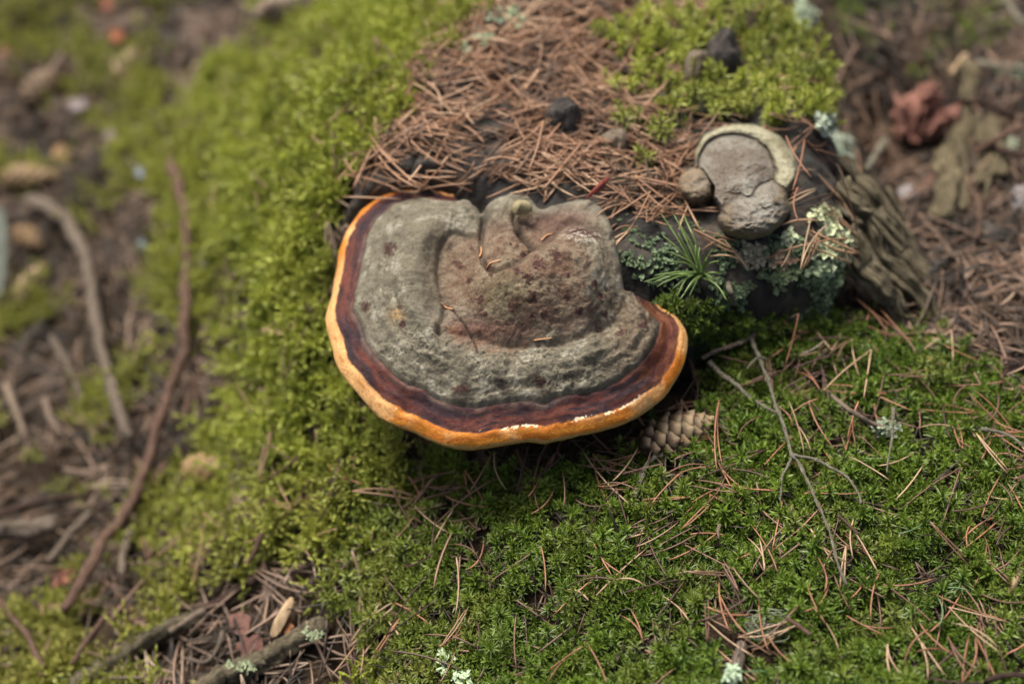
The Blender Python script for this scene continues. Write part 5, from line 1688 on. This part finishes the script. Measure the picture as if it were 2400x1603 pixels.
pillow("dry_leaf", ell(562, 966, 22, 22, -35, jag=.3), .0015, 'leaf_white', "small whitish leaf on litter left of the fungus", "leaf", lift=.014, dome=.4, noise=.2)
pillow("dry_leaf", ell(330, 574, 12, 14, 0, jag=.3), .0012, 'leaf_white', "small blue-grey scrap on the mossy bank right of the bent stick", "leaf", lift=.020, dome=.4, noise=.2, color=(.6, .8, 1.0))
pillow("dry_leaf", ell(326, 404, 11, 13, 0, jag=.3), .0012, 'leaf_white', "small blue-grey scrap on the mossy bank left of the branch top", "leaf", lift=.020, dome=.4, noise=.2, color=(.6, .78, .95))
pillow("dry_leaf", ell(141, 358, 20, 18, 0, jag=.3), .003, 'leaf_tan', "round pale tan scrap above the pale cone at the left", "leaf", lift=.012, dome=.6, noise=.2)
pillow("dry_leaf", ell(272, 84, 16, 14, 0, jag=.3), .002, 'leaf_tan', "small orange leaf scrap above the whitish cone", "leaf", lift=.012, dome=.6, noise=.2, color=(1.0, .62, .5))
pillow("dry_leaf", ell(180, 244, 20, 18, 0, jag=.3), .002, 'leaf_white', "pinkish pale scrap between the dark and the whitish cone", "leaf", lift=.012, dome=.6, noise=.2, color=(.8, .72, .75))
pillow("dry_leaf", ell(248, 8, 16, 18, 10, jag=.3), .002, 'leaf_brown', "red-brown leaf scrap at the top edge on the left", "leaf", lift=.012, dome=.6, noise=.2, color=(1.5, .9, .8))
pillow("dry_leaf", ell(15, 120, 22, 12, -20, jag=.3), .002, 'leaf_tan', "pale pink-brown scrap at the left edge near the top", "leaf", lift=.012, dome=.6, noise=.2, color=(.9, .8, .8))
pillow("dry_leaf", ell(258, 318, 16, 12, -20, jag=.3), .002, 'leaf_white', "pale pinkish scrap under the whitish cone", "leaf", lift=.018, dome=.6, noise=.2, color=(.85, .7, .75))
stick("fallen_log", [(600, 40), (660, 14), (740, 2), (830, -10), (1000, -16)], 46, 40, 'stick_pale', "blurred pale log at the top edge over a dark gap", "log", lift=.034, n=60, jit=.2, sides=14)
pillow("green_leaf", [(-12, 500), (10, 495), (16, 560), (14, 620), (6, 680), (-12, 690)], .0012, 'leaf_white', "blurred blue-green leaf at the left edge", "leaf", lift=.05, dome=.4, noise=.1, color=(.34, .42, .34))

# ------------------------------------------------------------------ needles lying on the fungus cap
def on_cap(px, py, lift=.0008):
    h, n, i, t = fung_bvh.ray_cast(Vector(CAM), Vector(ray([(px, py)])[0]).normalized())
    return np.array(h) + np.array([0, 0, lift])


for pix, lb in (([(1140, 631), (1150, 619), (1174, 612)], "curved orange needle in the hollow of the big fungus cap"),
                ([(1034, 711), (1044, 722), (1062, 727)], "small brown needle on the grey left lobe of the fungus"),
                ([(1251, 800), (1272, 797), (1294, 794)], "pale needle lying flat at the foot of the cap's hump"),
                ([(1269, 566), (1280, 555), (1296, 549)], "small needle on the back of the cap near its notch"),
                ([(1124, 604), (1128, 592), (1127, 580)], "reddish needle standing in the crease of the fungus cap")):
    C = smooth_path([on_cap(*p) for p in pix], 12)
    V, F, G = tube_geo(C, np.r_[.0003, np.full(9, .00055), .0004, .0002], 6)
    o = build("pine_needle", V, F, M['needle'])
    o.color = (.50, .26, .12, 1)
    tag(o, lb, "pine needle")
pillow("fungus_bud", [(1200, 482), (1217, 475), (1240, 478), (1248, 490), (1240, 500), (1224, 500), (1210, 504), (1200, 496)], .006, 'knob', "yellowish knob growing at the back of the big fungus", "fungus", lift=.016, dome=.95, noise=.1, flatz=True)

# ------------------------------------------------------------------ dry pine needles on the moss, each its own object
pal = [("orange-brown", (.32, .150, .080)), ("dull brown", (.18, .095, .063)), ("straw-coloured", (.44, .295, .18)), ("dark brown", (.095, .050, .040))]
single = [needle_mesh(300 + k, M['needle']) for k in range(8)]
paired = [needle_mesh(330 + k, M['needle'], True) for k in range(6)]


def lay(me, x, y, yaw, lift, pitch=0.0):
    z, n = drop(x, y)
    Z = Vector(n * .8 + np.array([0, 0, .4])).normalized()
    X = Vector((math.cos(yaw), math.sin(yaw), 0))
    X = (X - X.dot(Z) * Z).normalized()
    Y = Z.cross(X)
    o = link("pine_needle", me, None, (x, y, z + lift))
    o.rotation_euler = (Matrix((X, Y, Z)).transposed() @ Matrix.Rotation(pitch, 3, 'Y')).to_euler()
    return o


r = random.Random(77)


def lay_px(me, a, b, color, label, lift=.018):
    """a needle from one photograph position to another"""
    A, n1 = at(a[0], a[1], lift)
    B, n2 = at(b[0], b[1], lift)
    d = B - A
    L0 = me.get("len") or max(v.co.x for v in me.vertices) - min(v.co.x for v in me.vertices)
    me["len"] = L0
    o = link("pine_needle", me, None, (A + B) / 2)
    X = Vector(d).normalized()
    Z = Vector(n1 + n2 + np.array([0, 0, 1.0]))
    Z = (Z - Z.dot(X) * X).normalized()
    o.rotation_euler = Matrix((X, Z.cross(X), Z)).transposed().to_euler()
    s = np.linalg.norm(d) / L0
    o.scale = (s, 1, 1)
    o.color = (*color, 1)
    return tag(o, label, "pine needle")


O_, D_, S_c, K_ = (p[1] for p in pal)
lay_px(single[0], (1685, 940), (1636, 1092), O_, "long orange needle laid across the sharp pine cone's right end", .028)
lay_px(single[1], (1686, 938), (1668, 1088), O_, "orange needle just right of the one across the pine cone", .024)
lay_px(paired[0], (2042, 820), (1975, 935), S_c, "joined pair of straw needles above the whitish twig", .022)
lay_px(single[2], (1872, 735), (1815, 850), O_, "orange needle crossing the top of the pale knobbly twig", .024)
lay_px(single[3], (1895, 765), (1810, 842), O_, "orange needle parallel to and right of the twig-crossing one", .022)
lay_px(single[4], (1895, 940), (1938, 1058), O_, "reddish needle pointing down right between long twig and whitish twig", .020)
lay_px(single[5], (1850, 828), (1935, 820), (.5, .42, .34), "pale grey needle lying level above the moss right of the long twig", .020)
lay_px(paired[1], (2135, 1468), (2172, 1592), S_c, "straw-coloured needle pair pointing down near the lower right", .020)
lay_px(single[6], (2070, 1368), (2205, 1460), D_, "long dark bent needle in the lower right moss", .018)
lay_px(single[7], (2090, 1372), (2200, 1388), (.32, .15, .10), "reddish needle level beside the long dark bent one", .018)
lay_px(paired[2], (1900, 1240), (1962, 1330), S_c, "straw needle pair fanning out at the long twig's lower end", .020)
lay_px(single[1], (2000, 1218), (1975, 1300), S_c, "pale needle right of the fanned pair near the twig's end", .022)
lay_px(single[2], (2000, 1240), (2030, 1345), S_c, "pale needle pointing down from the crossing needles", .020)
lay_px(single[0], (2060, 1092), (2160, 1092), S_c, "pale level needle under the thin upright twig", .020)
lay_px(single[3], (2162, 1092), (2104, 1175), S_c, "pale needle meeting the level one at its right end", .020)
lay_px(single[4], (1370, 1064), (1470, 1200), (.50, .34, .20), "long straw needle just below the fungus rim left of the cone", .020)
lay_px(single[5], (1390, 1065), (1420, 1210), O_, "orange-brown needle crossing the long straw one below the rim", .018)
lay_px(single[6], (1268, 1280), (1293, 1385), O_, "orange needle upright on the moss below the fungus front", .018)
lay_px(single[7], (972, 1185), (1020, 1268), (.50, .36, .22), "pale curved needle left on the moss below the fungus", .020)
lay_px(single[2], (1018, 1270), (1082, 1210), (.46, .33, .2), "pale curved needle mirroring its neighbour on the left moss", .020)
lay_px(single[0], (1044, 1162), (1116, 1220), O_, "orange needle slanting down under the fungus front's left part", .020)
lay_px(single[3], (920, 1410), (1012, 1458), O_, "orange needle on the sparse lower left moss", .018)
lay_px(single[5], (1262, 1086), (1240, 1195), D_, "brown needle hanging upright from the fungus shade", .020)
lay_px(single[4], (1160, 1060), (1170, 1155), (.42, .3, .2), "pale needle hanging straight down from the fungus rim", .020)
lay_px(single[6], (1152, 1065), (1110, 1160), (.36, .22, .15), "brown needle leaning left beside the pale hanging one", .020)
lay_px(paired[3], (1620, 1165), (1505, 1160), O_, "orange needle pair level on moss below the sharp cone", .018)
lay_px(single[7], (1600, 1105), (1502, 1160), O_, "orange needle slanting from the cone to the hooked twig", .020)
lay_px(single[0], (2013, 388), (2010, 500), (.42, .24, .15), "needle standing upright against the stump's right root", .030)
lay_px(single[1], (1842, 320), (1880, 420), O_, "orange needle draped along the cream rim of the small fungus", .020)
lay_px(single[3], (1885, 330), (1862, 450), O_, "orange needle hanging beside the small fungus rim", .014)
lay_px(single[5], (1870, 440), (1850, 520), O_, "orange needle hanging past the small fungus lower lobe", .012)
lay_px(single[6], (1890, 330), (1950, 400), O_, "orange needle pointing at the whitish lichen by the small fungus", .014)
for k, (a, b) in enumerate([((2105, 1250), (2160, 1262)), ((2030, 1075), (2110, 1085)), ((1728, 1575), (1800, 1598)), ((2220, 1378), (2272, 1380)), ((2200, 1470), (2216, 1400)), ((1640, 1325), (1608, 1330))]):
    lay_px(single[k], a, b, (.10, .19, .07), ["thin fresh green needle among dry ones at the right, upper", "thin fresh green needle level under the whitish twig", "fresh green needle across the broken branch stub", "fresh green needle level at the end of the reddish one", "fresh green needle upright in the lower right moss", "bright green needle tip left of the moss centre"][k], .020)
n_special = len([o for o in bpy.data.objects if o.name.startswith("pine_needle")])
want = 300 - n_special
polyn = [(1000, 1130), (1300, 1120), (1500, 1090), (1640, 1000), (1640, 740), (1760, 750), (2010, 760), (2230, 850), (2440, 920), (2440, 1640), (850, 1640), (800, 1300), (780, 1120), (900, 1060)]
P, Nn, _ = sample_surface(4000, 'ground', [(700, 600), (2600, 600), (2600, 1700), (700, 1700)], 60)
pp = project(P)
ok = inside(pp, polyn)
dens = .45 + .8 * fbm(P[:, :2], 14, 2, 301) + .5 * soft(pp, [(1650, 740), (2050, 760), (2100, 900), (1750, 900)], 60) + .35 * (pp[:, 0] > 2150) + .5 * soft(pp, [(1690, 1400), (1880, 1430), (1880, 1603), (1660, 1620)], 30) - .35 * ((pp[:, 0] < 1300) & (pp[:, 1] > 1150))
ok &= rng.random(len(P)) < dens
MARKS = [("below the sharp pine cone", 1590, 1120), ("beside the long twig's middle", 1800, 930), ("by the long twig's lower fork", 1900, 1130), ("near the whitish twig", 2010, 950), ("at the stump foot", 1800, 740),
         ("at the stump's right root", 2080, 800), ("along the right picture edge", 2350, 1100), ("beside the pale wood chip", 2330, 1340), ("in the bottom right corner", 2300, 1540), ("around the curly beard lichen", 1800, 1450),
         ("next to the broken branch stub", 1720, 1560), ("in the bottom middle", 1450, 1540), ("below the fungus front", 1250, 1180), ("in mid moss below the fungus", 1450, 1330), ("above the mint lichen", 1060, 1470), ("on the sparse left moss", 930, 1280), ("right of the long twig's end", 2080, 1250), ("left of the long twig's end", 1750, 1280), ("below the dark bent needle", 2080, 1500)]
laid = []
for q in P[ok][:want]:
    k = r.choices(range(4), (36, 34, 14, 16))[0]
    pr = r.random() < .4
    yaw = r.uniform(0, 6.28)
    o = lay(r.choice(paired if pr else single), q[0], q[1], yaw, r.uniform(.013, .022), r.uniform(-.22, .22))
    v = r.uniform(.7, 1.2)
    o.color = tuple(c * v for c in pal[k][1]) + (1,)
    s = r.uniform(.65, 1.15)
    o.scale = (s, 1, 1)
    here = project(q[None])[0]
    tip = project((q + .01 * np.array([math.cos(yaw), math.sin(yaw), 0]))[None])[0] - here
    sl = math.degrees(math.atan2(-tip[1], tip[0])) % 180
    lie = "level" if sl < 20 or sl > 160 else "upright" if 70 < sl < 110 else "rising right" if sl <= 70 else "falling right"
    near, dist = min(((w, math.hypot(here[0] - x, here[1] - y)) for w, x, y in MARKS), key=lambda z: z[1])
    size = "short" if s < .82 else "long" if s > .98 else "mid-length"
    thick = "%s %s needle%s" % (size, pal[k][0], " pair" if pr else "")
    lb = "%s %s %s" % (thick, lie, near)
    tag(o, lb, "pine needle", "dry needles scattered on the green moss")
    laid.append((lb, here[1], o))

by = {}
for lb, y, o in laid: by.setdefault(lb, []).append((y, o))
for lb, L_ in by.items():
    if len(L_) > 1:
        L_.sort(key=lambda t: t[0])
        names = {2: ("upper", "lower"), 3: ("topmost", "middle", "lowest")}.get(len(L_)) or ["topmost"] + ["second", "third", "fourth", "fifth"][:len(L_) - 2] + ["lowest"]
        for w, (y, o) in zip(names, L_): o['label'] = w + " " + lb
